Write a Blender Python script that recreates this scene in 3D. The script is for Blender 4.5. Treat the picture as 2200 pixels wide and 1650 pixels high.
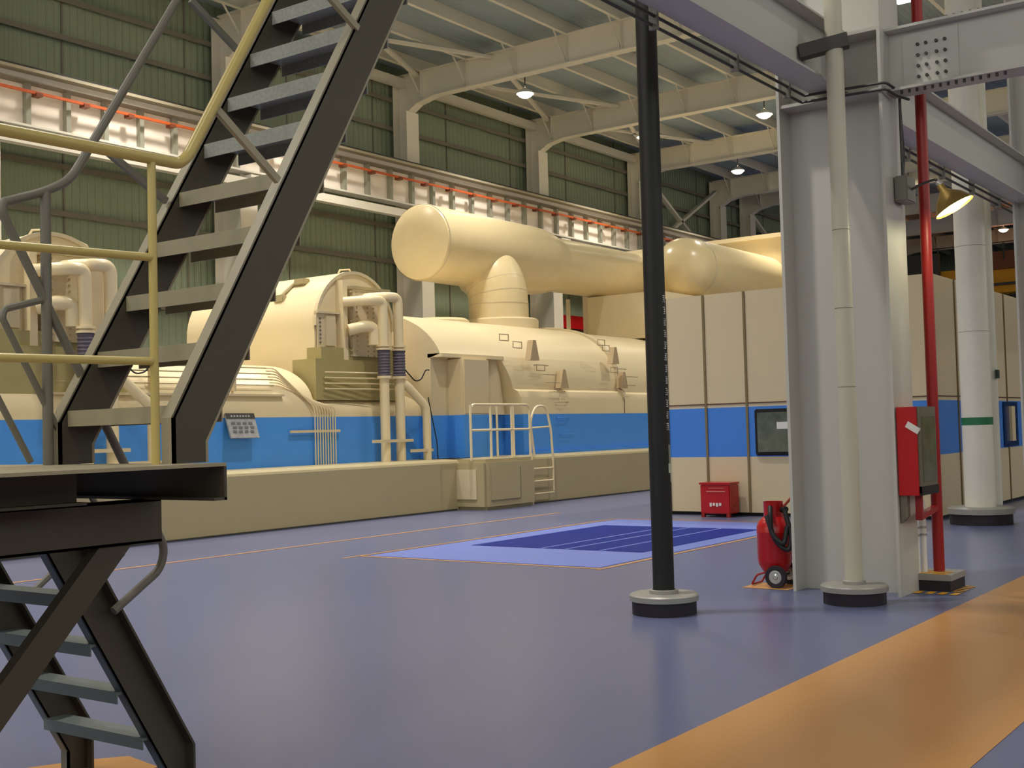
import bpy, bmesh, math, random
import numpy as np
from mathutils import Vector, Matrix
random.seed(7)
for o in list(bpy.data.objects): bpy.data.objects.remove(o)
SC = bpy.context.scene
COL = SC.collection
PI = math.pi

# ---------------------------------------------------------------- camera
FPX, EYE = 2600.0, 1.6
_y, _p, _r = math.radians(35.85), math.radians(2.19), math.radians(-1.55)
FW = np.array([math.cos(_p)*math.cos(_y), math.cos(_p)*math.sin(_y), math.sin(_p)])
RT = np.array([math.sin(_y), -math.cos(_y), 0.0]); UP = np.cross(RT, FW)
RT, UP = math.cos(_r)*RT+math.sin(_r)*UP, -math.sin(_r)*RT+math.cos(_r)*UP
cam = bpy.data.cameras.new('camera'); camo = bpy.data.objects.new('camera', cam); COL.objects.link(camo)
cam.sensor_width = 36; cam.lens = 36*FPX/2200; cam.clip_start = .05; cam.clip_end = 400
M4 = Matrix.Identity(4)
for i in range(3):
    M4[i][0] = RT[i]; M4[i][1] = UP[i]; M4[i][2] = -FW[i]
M4[2][3] = EYE
camo.matrix_world = M4
SC.camera = camo
def on(ax, v, px, py):
    """point seen at a photo pixel, on the plane ax = v of the hall"""
    d = FW+RT*(px-1100)/FPX+UP*(825-py)/FPX
    i = 'xyz'.index(ax); c = np.array([0, 0, EYE]); t = (v-c[i])/d[i]
    return Vector(c+d*t)

# ---------------------------------------------------------------- world, exposure, lights
SC.view_settings.view_transform = 'Standard'; SC.view_settings.look = 'None'
SC.view_settings.gamma = 1; SC.view_settings.use_curve_mapping = False
SC.view_settings.exposure = -0.08
w = bpy.data.worlds.new('world'); SC.world = w; w.use_nodes = True
w.node_tree.nodes['Background'].inputs[0].default_value = (.55, .65, .8, 1)
w.node_tree.nodes['Background'].inputs[1].default_value = .3
def lamp(name, kind, loc, power, size, col=(1, .93, .8), rot=None):
    l = bpy.data.lights.new(name, kind); l.energy = power; l.color = col
    if kind == 'AREA': l.shape = 'DISK'; l.size = size; l.spread = math.radians(112)
    else: l.shadow_soft_size = size
    o = bpy.data.objects.new(name, l); COL.objects.link(o); o.location = loc
    if rot: o.rotation_euler = rot
    return o
HB = [(0, 22), (6, 22), (12, 22), (18, 22.3), (23.9, 22), (39.3, 22), (15.9, 18), (31.6, 22), (47.3, 22), (63, 22),  # several of these added, unseen, to brighten wall and turbine
      (-8, 17.2), (7.9, 17.2), (23.6, 17.2), (39.3, 17.2), (55, 17.2), (73, 17.5),
      (0, 12), (15.9, 12), (31.6, 12), (47.3, 12), (63, 12),
      (-8, 7), (7.9, 7), (23.6, 7), (39.3, 7), (-2, 0), (12, -3), (26, -3), (5, -9)]
for i, (x, y) in enumerate(HB):
    lamp('high_bay_light', 'AREA', (x, y, 12.22), (240 if y > 15 else 310) if y > 5 else 150, .6, (1, .95, .87))

# ---------------------------------------------------------------- materials
def lin(c):
    return tuple((v/255/12.92 if v/255 <= .04045 else ((v/255+.055)/1.055)**2.4) for v in c)+(1,)
MATS = {}
def mat(name, rgb, rough=.5, metal=0, var=.06, scale=6, bump=0, emit=None, es=0, spec=.5, coat=0, stretch=None):
    if name in MATS: return MATS[name]
    m = bpy.data.materials.new(name); m.use_nodes = True; nt = m.node_tree; b = nt.nodes['Principled BSDF']
    c = lin(rgb)
    b.inputs['Roughness'].default_value = rough; b.inputs['Metallic'].default_value = metal
    b.inputs['Specular IOR Level'].default_value = spec; b.inputs['Coat Weight'].default_value = coat
    tc = nt.nodes.new('ShaderNodeNewGeometry'); n = nt.nodes.new('ShaderNodeTexNoise'); n.inputs['Scale'].default_value = scale
    n.inputs['Detail'].default_value = 4
    if stretch:
        mp = nt.nodes.new('ShaderNodeMapping'); mp.inputs['Scale'].default_value = stretch
        nt.links.new(tc.outputs['Position'], mp.inputs[0]); nt.links.new(mp.outputs[0], n.inputs['Vector'])
    else: nt.links.new(tc.outputs['Position'], n.inputs['Vector'])
    mx = nt.nodes.new('ShaderNodeMix'); mx.data_type = 'RGBA'
    mx.inputs[6].default_value = tuple(v*(1-var) for v in c[:3])+(1,); mx.inputs[7].default_value = tuple(min(1, v*(1+var)) for v in c[:3])+(1,)
    nt.links.new(n.outputs[0], mx.inputs[0]); nt.links.new(mx.outputs[2], b.inputs['Base Color'])
    if bump:
        bp = nt.nodes.new('ShaderNodeBump'); bp.inputs['Strength'].default_value = bump; bp.inputs['Distance'].default_value = .02
        nt.links.new(n.outputs[0], bp.inputs['Height']); nt.links.new(bp.outputs[0], b.inputs['Normal'])
    if emit:
        b.inputs['Emission Color'].default_value = lin(emit); b.inputs['Emission Strength'].default_value = es
    MATS[name] = m; return m
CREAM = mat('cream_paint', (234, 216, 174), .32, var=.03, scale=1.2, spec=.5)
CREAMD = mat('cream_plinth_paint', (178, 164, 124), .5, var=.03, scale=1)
CREAMP = mat('cream_panel_paint', (214, 198, 162), .5, var=.02, scale=1)
CLAD = mat('cream_cladding', (232, 212, 164), .28, var=.05, scale=2.5, bump=.12)
BLUE = mat('blue_paint', (74, 150, 238), .42, var=.04, scale=2)
BLUEP = mat('blue_panel_paint', (64, 132, 222), .45, var=.03, scale=2)
GREYS = mat('light_grey_steel_paint', (222, 216, 200), .5, var=.03, scale=2)
GREYC = mat('grey_column_paint', (194, 192, 184), .42, var=.03, scale=1.5)
OLIVE = mat('stair_grey_paint', (158, 148, 122), .42, var=.08, scale=7)
OLIVED = mat('stair_shaded_paint', (74, 68, 54), .5, var=.08, scale=7)  # stair paint darkened: shade of the side faces put into the colour
YRAIL = mat('yellow_rail_paint', (196, 176, 104), .32, var=.06, scale=9)
GRAIL = mat('grey_rail_paint', (116, 112, 100), .4, var=.06, scale=9)
PLATE = mat('galvanised_chequer_plate', (148, 150, 142), .45, metal=.1, var=.3, scale=60)
BLACKP = mat('black_pipe_coating', (17, 16, 17), .5, var=.3, scale=6)
RUBBER = mat('black_rubber', (30, 24, 32), .6, var=.1)
STEELCAP = mat('brushed_steel_cap', (158, 156, 150), .42, metal=.25, var=.05)
WPIPE = mat('white_pipe_paint', (196, 192, 172), .38, var=.04, scale=3)
RED = mat('red_paint', (184, 18, 24), .26, var=.08, scale=5)
REDD = mat('dark_red_pipe_paint', (150, 20, 16), .4, var=.12, scale=3)
GREEN = mat('green_band_paint', (30, 112, 70), .5)
ORANGE = mat('orange_busbar_plastic', (196, 88, 34), .6, var=.15)
GIRT = mat('girt_grey', (118, 112, 98), .55, var=.1)
DARK = mat('dark_grey_metal', (62, 60, 56), .5, var=.1)
BLACK = mat('black_gap', (14, 13, 13), .7)
BELLOW = mat('bellows_fabric', (92, 86, 98), .55, var=.2, scale=20)
WHITE = mat('white_paint', (228, 226, 220), .5)
GOLD = mat('yellow_crane_paint', (232, 160, 16), .5, var=.08)
CHROME = mat('wheel_disc_metal', (188, 188, 182), .3, metal=.6)
HOSE = mat('black_hose_rubber', (22, 24, 28), .5)
BROWNLINE = mat('brown_seal', (96, 62, 44), .6)
BRASS = mat('brass_lamp_metal', (176, 146, 84), .35, metal=.7)
GLOW = mat('high_bay_glow', (255, 240, 210), .5, emit=(255, 236, 205), es=30)
GLOWY = mat('yellow_lamp_glow', (255, 246, 170), .5, emit=(255, 238, 140), es=4)
GLOWW = mat('white_light_glow', (255, 255, 255), .5, emit=(255, 255, 255), es=8)
def corrugated(name, rgb, axis, pitch, dark=.55, rough=.5):
    m = bpy.data.materials.new(name); m.use_nodes = True; nt = m.node_tree; b = nt.nodes['Principled BSDF']
    g = nt.nodes.new('ShaderNodeNewGeometry'); s = nt.nodes.new('ShaderNodeSeparateXYZ'); nt.links.new(g.outputs['Position'], s.inputs[0])
    mu = nt.nodes.new('ShaderNodeMath'); mu.operation = 'MULTIPLY'; mu.inputs[1].default_value = 2*PI/pitch
    nt.links.new(s.outputs['XYZ'.index(axis)], mu.inputs[0])
    si = nt.nodes.new('ShaderNodeMath'); si.operation = 'SINE'; nt.links.new(mu.outputs[0], si.inputs[0])
    mr = nt.nodes.new('ShaderNodeMapRange'); mr.inputs[1].default_value = -.4; mr.inputs[2].default_value = .4
    nt.links.new(si.outputs[0], mr.inputs[0])
    bp = nt.nodes.new('ShaderNodeBump'); bp.inputs['Strength'].default_value = .5; bp.inputs['Distance'].default_value = .03
    nt.links.new(mr.outputs[0], bp.inputs['Height']); nt.links.new(bp.outputs[0], b.inputs['Normal'])
    n = nt.nodes.new('ShaderNodeTexNoise'); n.inputs['Scale'].default_value = .6; nt.links.new(g.outputs['Position'], n.inputs['Vector'])
    c = lin(rgb); mx = nt.nodes.new('ShaderNodeMix'); mx.data_type = 'RGBA'
    mx.inputs[6].default_value = tuple(v*.85 for v in c[:3])+(1,); mx.inputs[7].default_value = c
    nt.links.new(n.outputs[0], mx.inputs[0]); nt.links.new(mx.outputs[2], b.inputs['Base Color'])
    b.inputs['Roughness'].default_value = rough
    return m
WALLM = corrugated('green_corrugated_wall_sheet', (140, 152, 126), 'X', .22)
DECKM = corrugated('blue_grey_roof_deck', (150, 166, 174), 'Y', .2)
def floor_mat(name, rgb, rough=.28, spec=.4):
    m = mat(name, rgb, rough, var=.05, scale=.5, spec=spec, stretch=(1, .4, 1))
    return m
FLOORB = floor_mat('blue_grey_rubber_floor', (98, 104, 138))
FLOORO = floor_mat('orange_tan_rubber_floor', (190, 138, 80))
INLAYL = floor_mat('pale_blue_rubber_inlay', (112, 128, 200), .42, .2)
INLAYD = floor_mat('dark_blue_rubber_inlay', (12, 36, 128), .45, .08)
LINEO = mat('orange_floor_line', (206, 150, 88), .4)

# ---------------------------------------------------------------- mesh helpers
class MB:
    def __init__(s): s.v = []; s.f = []; s.sm = []
    def add(s, vs, fs, smooth=False):
        n = len(s.v); s.v += [tuple(v) for v in vs]; s.f += [tuple(n+i for i in f) for f in fs]; s.sm += [smooth]*len(fs); return s
    def box(s, a, b):
        x0, y0, z0 = a; x1, y1, z1 = b
        vs = [(x, y, z) for z in (z0, z1) for y in (y0, y1) for x in (x0, x1)]
        return s.add(vs, [(0, 2, 3, 1), (4, 5, 7, 6), (0, 1, 5, 4), (2, 6, 7, 3), (0, 4, 6, 2), (1, 3, 7, 5)])
    def rbox(s, a, b, r=.02):
        """box with rounded vertical-plane edges: chamfered on all edges via bmesh"""
        bm = bmesh.new(); t = MB().box(a, b); vs = [bm.verts.new(v) for v in t.v]
        for f in t.f: bm.faces.new([vs[i] for i in f])
        bmesh.ops.bevel(bm, geom=bm.edges[:], offset=r, segments=2, affect='EDGES')
        bm.verts.index_update()
        s.add([tuple(v.co) for v in bm.verts], [tuple(v.index for v in f.verts) for f in bm.faces]); bm.free(); return s
    def bar(s, p, q, wd, ht, up=(0, 0, 1)):
        p, q = Vector(p), Vector(q); d = (q-p).normalized(); u = Vector(up)
        sd = d.cross(u)
        if sd.length < 1e-4: sd = d.cross(Vector((0, 1, 0)))
        sd.normalize(); u = sd.cross(d)
        vs = []
        for c in (p, q):
            for a, b in ((-1, -1), (1, -1), (1, 1), (-1, 1)): vs.append(c+sd*a*wd/2+u*b*ht/2)
        return s.add(vs, [(0, 1, 2, 3), (7, 6, 5, 4), (0, 4, 5, 1), (1, 5, 6, 2), (2, 6, 7, 3), (3, 7, 4, 0)])
    def tube(s, pts, r, n=12, caps=True, smooth=True):
        pts = [Vector(p) for p in pts]; rs = r if isinstance(r, (list, tuple)) else [r]*len(pts)
        rings = []; nrm = None
        for i, p in enumerate(pts):
            a = pts[max(i-1, 0)]; b = pts[min(i+1, len(pts)-1)]
            d1 = (p-a).normalized() if i else None; d2 = (b-p).normalized() if i < len(pts)-1 else None
            d = ((d1 or d2)+(d2 or d1)); d = d.normalized() if d.length > 1e-6 else (d1 or d2)
            if nrm is None:
                nrm = d.cross(Vector((0, 0, 1)))
                if nrm.length < 1e-3: nrm = d.cross(Vector((1, 0, 0)))
            nrm = (nrm-d*nrm.dot(d)).normalized(); bi = d.cross(nrm)
            k = 1.0
            if d1 and d2:
                c = max(.5, math.cos(d1.angle(d2)/2)); k = 1/c
            ax = None
            ring = []
            mn = (d2-d1) if (d1 and d2) else Vector((0, 0, 0))
            mn = mn.normalized() if mn.length > 1e-4 else None
            for j in range(n):
                t = 2*PI*j/n; o = nrm*math.cos(t)*rs[i]+bi*math.sin(t)*rs[i]
                if mn: o = o+mn*(o.dot(mn))*(k-1)
                ring.append(p+o)
            rings.append(ring)
        vs = [v for rg in rings for v in rg]; fs = []
        for i in range(len(rings)-1):
            for j in range(n): fs.append((i*n+j, i*n+(j+1) % n, (i+1)*n+(j+1) % n, (i+1)*n+j))
        s.add(vs, fs, smooth)
        if caps:
            s.add(rings[0], [tuple(reversed(range(n)))]); s.add(rings[-1], [tuple(range(n))])
        return s
    def cyl(s, c, r, z0, z1, n=32, smooth=True):
        return s.tube([(c[0], c[1], z0), (c[0], c[1], z1)], r, n, True, smooth)
    def lathe(s, c, prof, n=32, smooth=True, axis='z'):
        vs = []
        for r, z in prof:
            for j in range(n):
                t = 2*PI*j/n; a, b = r*math.cos(t), r*math.sin(t)
                vs.append({'z': (c[0]+a, c[1]+b, c[2]+z), 'x': (c[0]+z, c[1]+a, c[2]+b), 'y': (c[0]+a, c[1]+z, c[2]+b)}[axis])
        fs = [(i*n+j, i*n+(j+1) % n, (i+1)*n+(j+1) % n, (i+1)*n+j) for i in range(len(prof)-1) for j in range(n)]
        return s.add(vs, fs, smooth)
    def prism(s, poly, axis, a, b, smooth=False, caps=True):
        """poly: 2-D outline in the other two axes, extruded along axis from a to b"""
        def P(u, v, t): return {'x': (t, u, v), 'y': (u, t, v), 'z': (u, v, t)}[axis]
        n = len(poly); vs = [P(u, v, a) for u, v in poly]+[P(u, v, b) for u, v in poly]
        s.add(vs, [(i, (i+1) % n, n+(i+1) % n, n+i) for i in range(n)], smooth)
        if caps: s.add(vs, [tuple(reversed(range(n))), tuple(range(n, 2*n))])
        return s
    def build(s, name, m, parent=None, label=None):
        o0 = Vector(ORG.get(parent.name, (0, 0, 0))) if parent else Vector((0, 0, 0))
        me = bpy.data.meshes.new(name)
        if not parent and s.v:
            xs = list(zip(*s.v)); o0 = Vector(((min(xs[0])+max(xs[0]))/2, (min(xs[1])+max(xs[1]))/2, min(xs[2])))
        me.from_pydata([tuple(Vector(v)-o0) for v in s.v], [], s.f); me.update()
        for p, k in zip(me.polygons, s.sm): p.use_smooth = k
        bm = bmesh.new(); bm.from_mesh(me)
        bmesh.ops.recalc_face_normals(bm, faces=bm.faces[:]); bm.to_mesh(me); bm.free()
        if any(s.sm): me.set_sharp_from_angle(angle=math.radians(38))
        me.materials.append(m)
        o = bpy.data.objects.new(name, me); COL.objects.link(o)
        if parent: o.parent = parent; ORG[o.name] = tuple(o0)
        else: o.location = o0; ORG[o.name] = tuple(o0)
        if label: o['label'] = label
        return o
ORG = {}
def thing(name, label, cat, loc=(0, 0, 0), group=None):
    o = bpy.data.objects.new(name, None); COL.objects.link(o); o.location = loc; o.empty_display_size = .2
    o['label'] = label; o['category'] = cat
    if group: o['group'] = group
    ORG[o.name] = tuple(loc); return o
def tag(o, label, cat, group=None):
    o['label'] = label; o['category'] = cat
    if group: o['group'] = group
    return o
def struct(o): o['kind'] = 'structure'; return o
def copy_tree(o, loc=None, parent=None):
    c = o.copy(); COL.objects.link(c); c.parent = parent
    if loc is not None: c.location = loc
    for ch in list(o.children): copy_tree(ch, None, c)
    return c
def bend(pts, r=.1, n=6):
    """round the corners of a polyline"""
    pts = [Vector(p) for p in pts]; out = [pts[0]]
    for i in range(1, len(pts)-1):
        a, b, c = pts[i-1], pts[i], pts[i+1]
        d1 = (a-b); d2 = (c-b); k = min(r, d1.length*.45, d2.length*.45)
        p, q = b+d1.normalized()*k, b+d2.normalized()*k
        for j in range(n+1):
            t = j/n; out.append(p*(1-t)**2+b*2*t*(1-t)+q*t*t)
    out.append(pts[-1]); return out
def ibeam_x(x0, x1, y, z0, z1, fw, tf=.02, tw=.014):
    """web and flanges of an I-beam running along x"""
    return (MB().box((x0, y-tw/2, z0+tf), (x1, y+tw/2, z1-tf)), MB().box((x0, y-fw/2, z0), (x1, y+fw/2, z0+tf)), MB().box((x0, y-fw/2, z1-tf), (x1, y+fw/2, z1)))

# ================================================================ THE HALL
X0, X1, Y0, Y1, ZR = -12, 88, -15, 26.0, 13.62
fl = struct(MB().box((X0, Y0, -.3), (X1, Y1, 0)).build('floor', FLOORB))
def sheet(name, poly, z, m, label=None):
    mb = MB(); n = len(poly); mb.add([(x, y, z) for x, y in poly]+[(x, y, z-.002) for x, y in poly], [tuple(range(n))]+[(i, (i+1) % n, n+(i+1) % n, n+i) for i in range(n)])
    return mb.build(name, m, fl, label)
# orange walkway
sheet('walkway', [(X0, 1.62), (X1, 1.62), (X1, 3.04), (X0, 3.04)], .003, FLOORO, 'orange tan walkway strip in the blue floor')
sheet('walkway', [(3.3, 4.95), (3.81, 4.95), (3.86, 5.25), (3.7, 5.38), (3.3, 5.6)], .003, FLOORO, 'orange patch of floor under the foot of the stair')
def line(a, b, wd, m=LINEO, name='marking_line', z=.004):
    a, b = Vector(a), Vector(b); d = (b-a).normalized(); n = Vector((-d.y, d.x))*wd/2
    return sheet(name, [tuple(a-n), tuple(b-n), tuple(b+n), tuple(a+n)], z, m)
line((-10, 12.9), (19.3, 12.9), .06); line((-10, 14.95), (-9, 14.95), .05)
# inlay
I0, I1, J0, J1 = 11.75, 18.3, 7.3, 11.05
sheet('inlay', [(I0+.1, J0+.1), (I1-.1, J0+.1), (I1-.1, J1-.1), (I0+.1, J1-.1)], .003, INLAYL, 'pale blue inlay border')
sheet('inlay', [(13.45, 7.75), (17.0, 7.75), (17.0, 10.5), (13.45, 10.5)], .006, INLAYD, 'dark blue inlay centre')
for yy in (8.38, 8.92, 9.3): line((13.45, yy), (17.0, yy), .045, INLAYL, 'inlay_stripe', .008)
for a, b in (((I0-.1, J0), (I1, J0)), ((I1, J0), (I1, J1)), ((I1, J1), (I0-.3, J1)), ((I0, J1), (I0, J0))): line(a, b, .05)
# walls and roof deck
wl = struct(MB().box((X0, Y1, 0), (X1, Y1+.15, 14.2)).build('wall_left', WALLM))
WALLP = mat('pale_grey_wall_sheet', (170, 172, 162), .6)
struct(MB().box((X1, Y0, 0), (X1+.15, Y1, 14.2)).build('wall_far', corrugated('green_corrugated_end_sheet', (128, 140, 118), 'Y', .22)))
struct(MB().box((X0, Y0-.15, 0), (X1, Y0, 14.2)).build('wall_right', WALLP))
struct(MB().box((X0-.15, Y0, 0), (X0, Y1, 14.2)).build('wall_rear', WALLP))
FILLR = mat('soft_fill_glow', (225, 235, 240), .4, emit=(238, 236, 226), es=1.7)
FILLM = mat('fill_glow', (225, 235, 245), .4, emit=(240, 238, 230), es=2.6)
wn = struct(MB().box((X0, -13.2, 5.9), (X0+.06, 24.4, 11.6)).build('fill_panel_1', GREYS))  # added glowing panels behind the camera, unseen, to light the hall lengthwise
for k in range(12):
    y = -13+3.1*k
    MB().box((X0+.05, y, 6.05), (X0+.09, y+2.9, 11.45)).build('pane', FILLM, wn)
wn = struct(MB().box((-9, Y0, 5.4), (63, Y0+.06, 11.6)).build('fill_panel_2', GREYS))  # added unseen glowing strip, brightens faces turned to the right wall
for k in range(23):
    x = -8.85+3.12*k
    MB().box((x, Y0+.05, 5.55), (x+2.92, Y0+.09, 11.45)).build('pane', FILLR, wn)
cl = struct(MB().box((X0, Y0, ZR), (X1, Y1, ZR+.1)).build('ceiling', DECKM))
# girts on the left wall
for z in (1.2, 2.6, 3.9, 5.12, 7.2, 8.35, 11.55, 12.5):
    mb = MB().box((X0, Y1-.16, z), (X1, Y1, z+.02)).box((X0, Y1-.17, z-.12), (X1, Y1-.15, z+.02))
    mb.build('girt', GIRT, wl)
for k in range(28):
    x = -10+k*3.75+1.2
    MB().box((x, Y1-.03, 0), (x+.05, Y1, ZR)).build('sheet_seam', GIRT, wl)
# purlins, along x
PUR = [24.75-1.87*k for k in range(22)]
for y in PUR:
    MB().box((X0, y-.007, 13.24), (X1, y+.007, ZR)).box((X0, y-.06, 13.22), (X1, y+.06, 13.25)).build('purlin', GREYS, cl)

# columns and rafters
XC = [-7.6, -.1, 7.3, 14.75, 22.3, 29.8, 37.3, 44.8, 52.5, 55.8, 63.5, 71, 78.5]
clab = {22.3: 'seen between the treads of the stair at the left', 29.8: 'behind the left end of the fat cream steam pipe', 37.3: 'above the middle of the cream steam pipe',
        44.8: 'just left of the black pipe at the back', 52.5: 'right of the black pipe, second from the far cross brace', 55.8: 'close behind another column, right of the far cross brace'}
def wall_column(x):
    t = thing('steel_column', 'tall grey steel wall column '+clab.get(x, 'with a haunched rafter, hidden beyond the others'), 'column', (x, Y1-.4, 0), None if x in clab else 'wall columns out of sight')
    # lower shaft deeper, upper shaft shallower
    MB().box((x-.01, 24.75, 0), (x+.01, Y1-.2, 9.0)).box((x-.01, 25.25, 9), (x+.01, Y1-.2, 13.2)).build('web', GREYS, t)
    MB().box((x-.3, 24.73, 0), (x+.3, 24.76, 9.0)).build('flange', GREYS, t)
    MB().box((x-.3, 25.23, 9.0), (x+.3, 25.26, 12.0)).build('flange', GREYS, t)
    MB().box((x-.3, Y1-.23, 0), (x+.3, Y1-.2, 13.2)).build('flange', GREYS, t)
    MB().box((x-.3, 24.3, 8.55), (x+.3, 25.3, 8.62)).prism([(24.35, 8.55), (24.75, 8.55), (24.75, 7.8)], 'x', x-.012, x+.012).build('crane_bracket', GREYS, t)
    return t
def rafter(x, lab, grp=None):
    t = thing('roof_rafter', lab, 'rafter', (x, 12, 12.2), grp)
    yy = [25.4, 24.9, 24.2, Y0]; zz = [11.95, 12.22, 12.36, 12.36]
    poly = [(Y1-.2, 13.24), (Y1-.2, 12.0)]+list(zip(yy, zz))+[(Y0, 13.24)]
    MB().prism(poly, 'x', x-.008, x+.008).build('web', GREYS, t)
    fb = MB()
    pts = list(zip(yy, zz)); pts = [(25.26, 11.7)]+pts
    for a, b in zip(pts[:-1], pts[1:]): fb.bar((x, a[0], a[1]), (x, b[0], b[1]), .34, .03, (0, 0, 1) if a[0] != 25.26 else (0, 1, 0))
    fb.build('bottom_flange', GREYS, t)
    MB().box((x-.17, Y0, 13.21), (x+.17, Y1-.3, 13.24)).build('top_flange', GREYS, t)
    for i, y in enumerate(PUR):
        if y > Y1-1 or y < 0: continue
        # fly brace from the purlin to the bottom flange, and a web stiffener
        MB().bar((x-.75, y+.05, 13.26), (x-.06, y+.05, 12.42), .07, .012, (0, 1, 0)).build('fly_brace', GREYS, t)
        if i % 1 == 0: MB().box((x-.16, y-.006, 12.38), (x+.16, y+.006, 13.22)).build('stiffener', GREYS, t)
    return t
rlab = {29.8: 'long grey roof rafter nearest the camera, over the left end of the steam pipe', 37.3: 'second grey roof rafter, above the middle of the steam pipe', 44.8: 'third grey roof rafter, crossing behind the black pipe',
        52.5: 'fourth grey roof rafter, low between black pipe and big column', 55.8: 'short-looking far rafter just behind the fourth one', 22.3: 'grey roof rafter glimpsed at the top behind the stair stringers'}
for x in XC:
    wall_column(x)
    rafter(x, rlab.get(x, 'grey roof rafter far beyond the others'), None if x in rlab else 'roof rafters further down the hall')
# horizontal wind bracing under the deck and vertical bracing at the far wall
for (a, b, nm) in (((29.9, 24.9, 13.1), (37.2, 21.9, 13.1), 'above the first far bay'), ((37.2, 24.9, 13.1), (29.9, 21.9, 13.1), 'crossing it under the deck above the first far bay'),
                   ((22.4, 24.9, 13.1), (29.7, 21.9, 13.1), 'above the bay behind the stair'), ((29.7, 24.9, 13.1), (22.4, 21.9, 13.1), 'crossing it above the bay behind the stair'),
                   ((37.4, 24.9, 13.1), (44.7, 21.9, 13.1), 'above the second far bay'), ((44.7, 24.9, 13.1), (37.4, 21.9, 13.1), 'crossing it above the second far bay')):
    tag(MB().bar(a, b, .14, .09).build('roof_brace', GREYS), 'pale diagonal roof brace '+nm, 'brace', 'roof wind braces')
for i, (a, b) in enumerate((((45.0, 25.5, 8.9), (52.3, 25.5, 12.7)), ((45.0, 25.5, 12.7), (52.3, 25.5, 8.9)), ((56, 25.5, 12.2), (63.3, 25.5, 8.6)), ((56, 25.5, 8.6), (63.3, 25.5, 12.2)))):
    tag(MB().bar(a, b, .2, .12).build('wall_brace', GREYS), ('rising' if i in (0, 3) else 'falling')+' diagonal wall brace '+('right beside the black pipe' if i < 2 else 'left of the big grey column, far back'), 'brace')
for x0, x1 in ((22.3, 29.8), (29.8, 37.3), (37.3, 44.8)):
    n = {22.3: 'behind the stair', 29.8: 'over the left part of the steam pipe', 37.3: 'left of the black pipe'}[x0]
    tag(MB().box((x0+.02, 25.5, 12.86), (x1-.02, 25.62, 13.15)).box((x0+.02, 25.46, 12.84), (x1-.02, 25.66, 12.87)).build('eaves_strut', GREYS), 'horizontal grey strut along the wall head '+n, 'beam')

# crane runway girder along the left wall
cg = thing('crane_runway_beam', 'long pale crane runway girder with vertical stiffeners along the green wall', 'beam', (38, 24.6, 8.7))
MB().box((X0, 24.60, 8.75), (84, 24.62, 9.98)).build('web', mat('pale_girder_paint', (240, 228, 214), .75, var=.08, scale=1.5), cg)
MB().box((X0, 24.35, 9.95), (84, 24.87, 10.02)).build('top_flange', mat('tan_flange', (176, 166, 142), .5), cg)
MB().box((X0, 24.4, 8.7), (84, 24.8, 8.75)).build('bottom_flange', GREYS, cg)
MB().box((X0, 24.57, 10.02), (84, 24.65, 10.14)).build('crane_rail', DARK, cg)
MB().box((X0, 24.28, 9.7), (84, 24.6, 9.73)).build('ledge', GIRT, cg)
for k in range(72):
    x = 11.5+k*1.02
    MB().box((x-.06, 24.45, 8.75), (x+.06, 24.6, 9.7)).build('stiffener', mat('grey_green_stiffener', (150, 150, 134), .5), cg)
wc = tag(MB().box((X0, 24.05, 8.2), (84, 24.28, 8.43)).box((X0, 24.28, 8.38), (84, 24.34, 8.43)).build('cable_tray', GREYS), 'pale flat tray running just below the crane runway girder', 'tray')
bus = thing('conductor_rail', 'orange conductor rail running along the crane girder', 'rail', (30, 24.3, 9.4))
MB().box((X0, 24.25, 9.43), (60, 24.31, 9.49)).build('rail', ORANGE, bus)
for k in range(40):
    x = 12+k*1.23; MB().box((x-.06, 24.22, 9.38), (x+.1, 24.42, 9.46)).build('clip', mat('brown_clip', (120, 62, 34), .6), bus)

# bridge crane far away
cr = thing('bridge_crane', 'yellow overhead bridge crane far down the hall, right of the big column', 'crane', (72, 12, 8.8))
MB().box((71.2, -2, 8.6), (72.4, 24.2, 10.1)).build('girder', GOLD, cr)
MB().box((74.2, -2, 8.9), (75.2, 24.2, 10.4)).build('girder', GOLD, cr)
MB().box((70.6, 20.6, 9.0), (71.1, 23.2, 11.1)).build('trolley', DARK, cr)
MB().box((70.9, 15.9, 9.9), (75.6, 18.2, 10.9)).build('hoist', mat('hoist_brown', (126, 66, 30), .6), cr)
MB().box((70.8, -2, 9.0), (71.2, 24.2, 9.12)).build('walkway', DARK, cr)
for k in range(14):
    MB().box((70.8, 5+k*1.2, 10.4), (70.86, 5.06+k*1.2, 11.4)).build('guard_post', DARK, cr)
MB().box((70.8, 5, 11.36), (70.86, 21, 11.42)).build('guard_rail', DARK, cr)

# high-bay lamps
hbl = {(31.6, 22): 'glowing high bay lamp above the steam pipe, leftmost one', (39.3, 17.2): 'glowing high bay lamp touching the left edge of the big grey column', (47.3, 22): 'small glowing high bay lamp between black pipe and column, the lowest of three',
       (73, 17.5): 'tiny glowing high bay lamp far right behind the white round column'}
def highbay(x, y):
    t = thing('high_bay_lamp', hbl.get((x, y), 'assumed unseen high bay lamp placed on the roof to light the hall'), 'lamp', (x, y, 12.4), None if (x, y) in hbl else 'assumed high bay lamps out of view')
    MB().lathe((x, y, 12.38), [(.28, .0), (.24, .08), (.13, .14), (.06, .2)], 20).build('reflector', WHITE, t)
    MB().lathe((x, y, 12.38), [(.001, -.13), (.1, -.12), (.2, -.07), (.265, .02)], 20).build('lens', GLOW, t)
    MB().cyl((x, y), .02, 12.6, 13.62, 8).build('hanger', DARK, t)
for x, y in HB: highbay(x, y)

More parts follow.
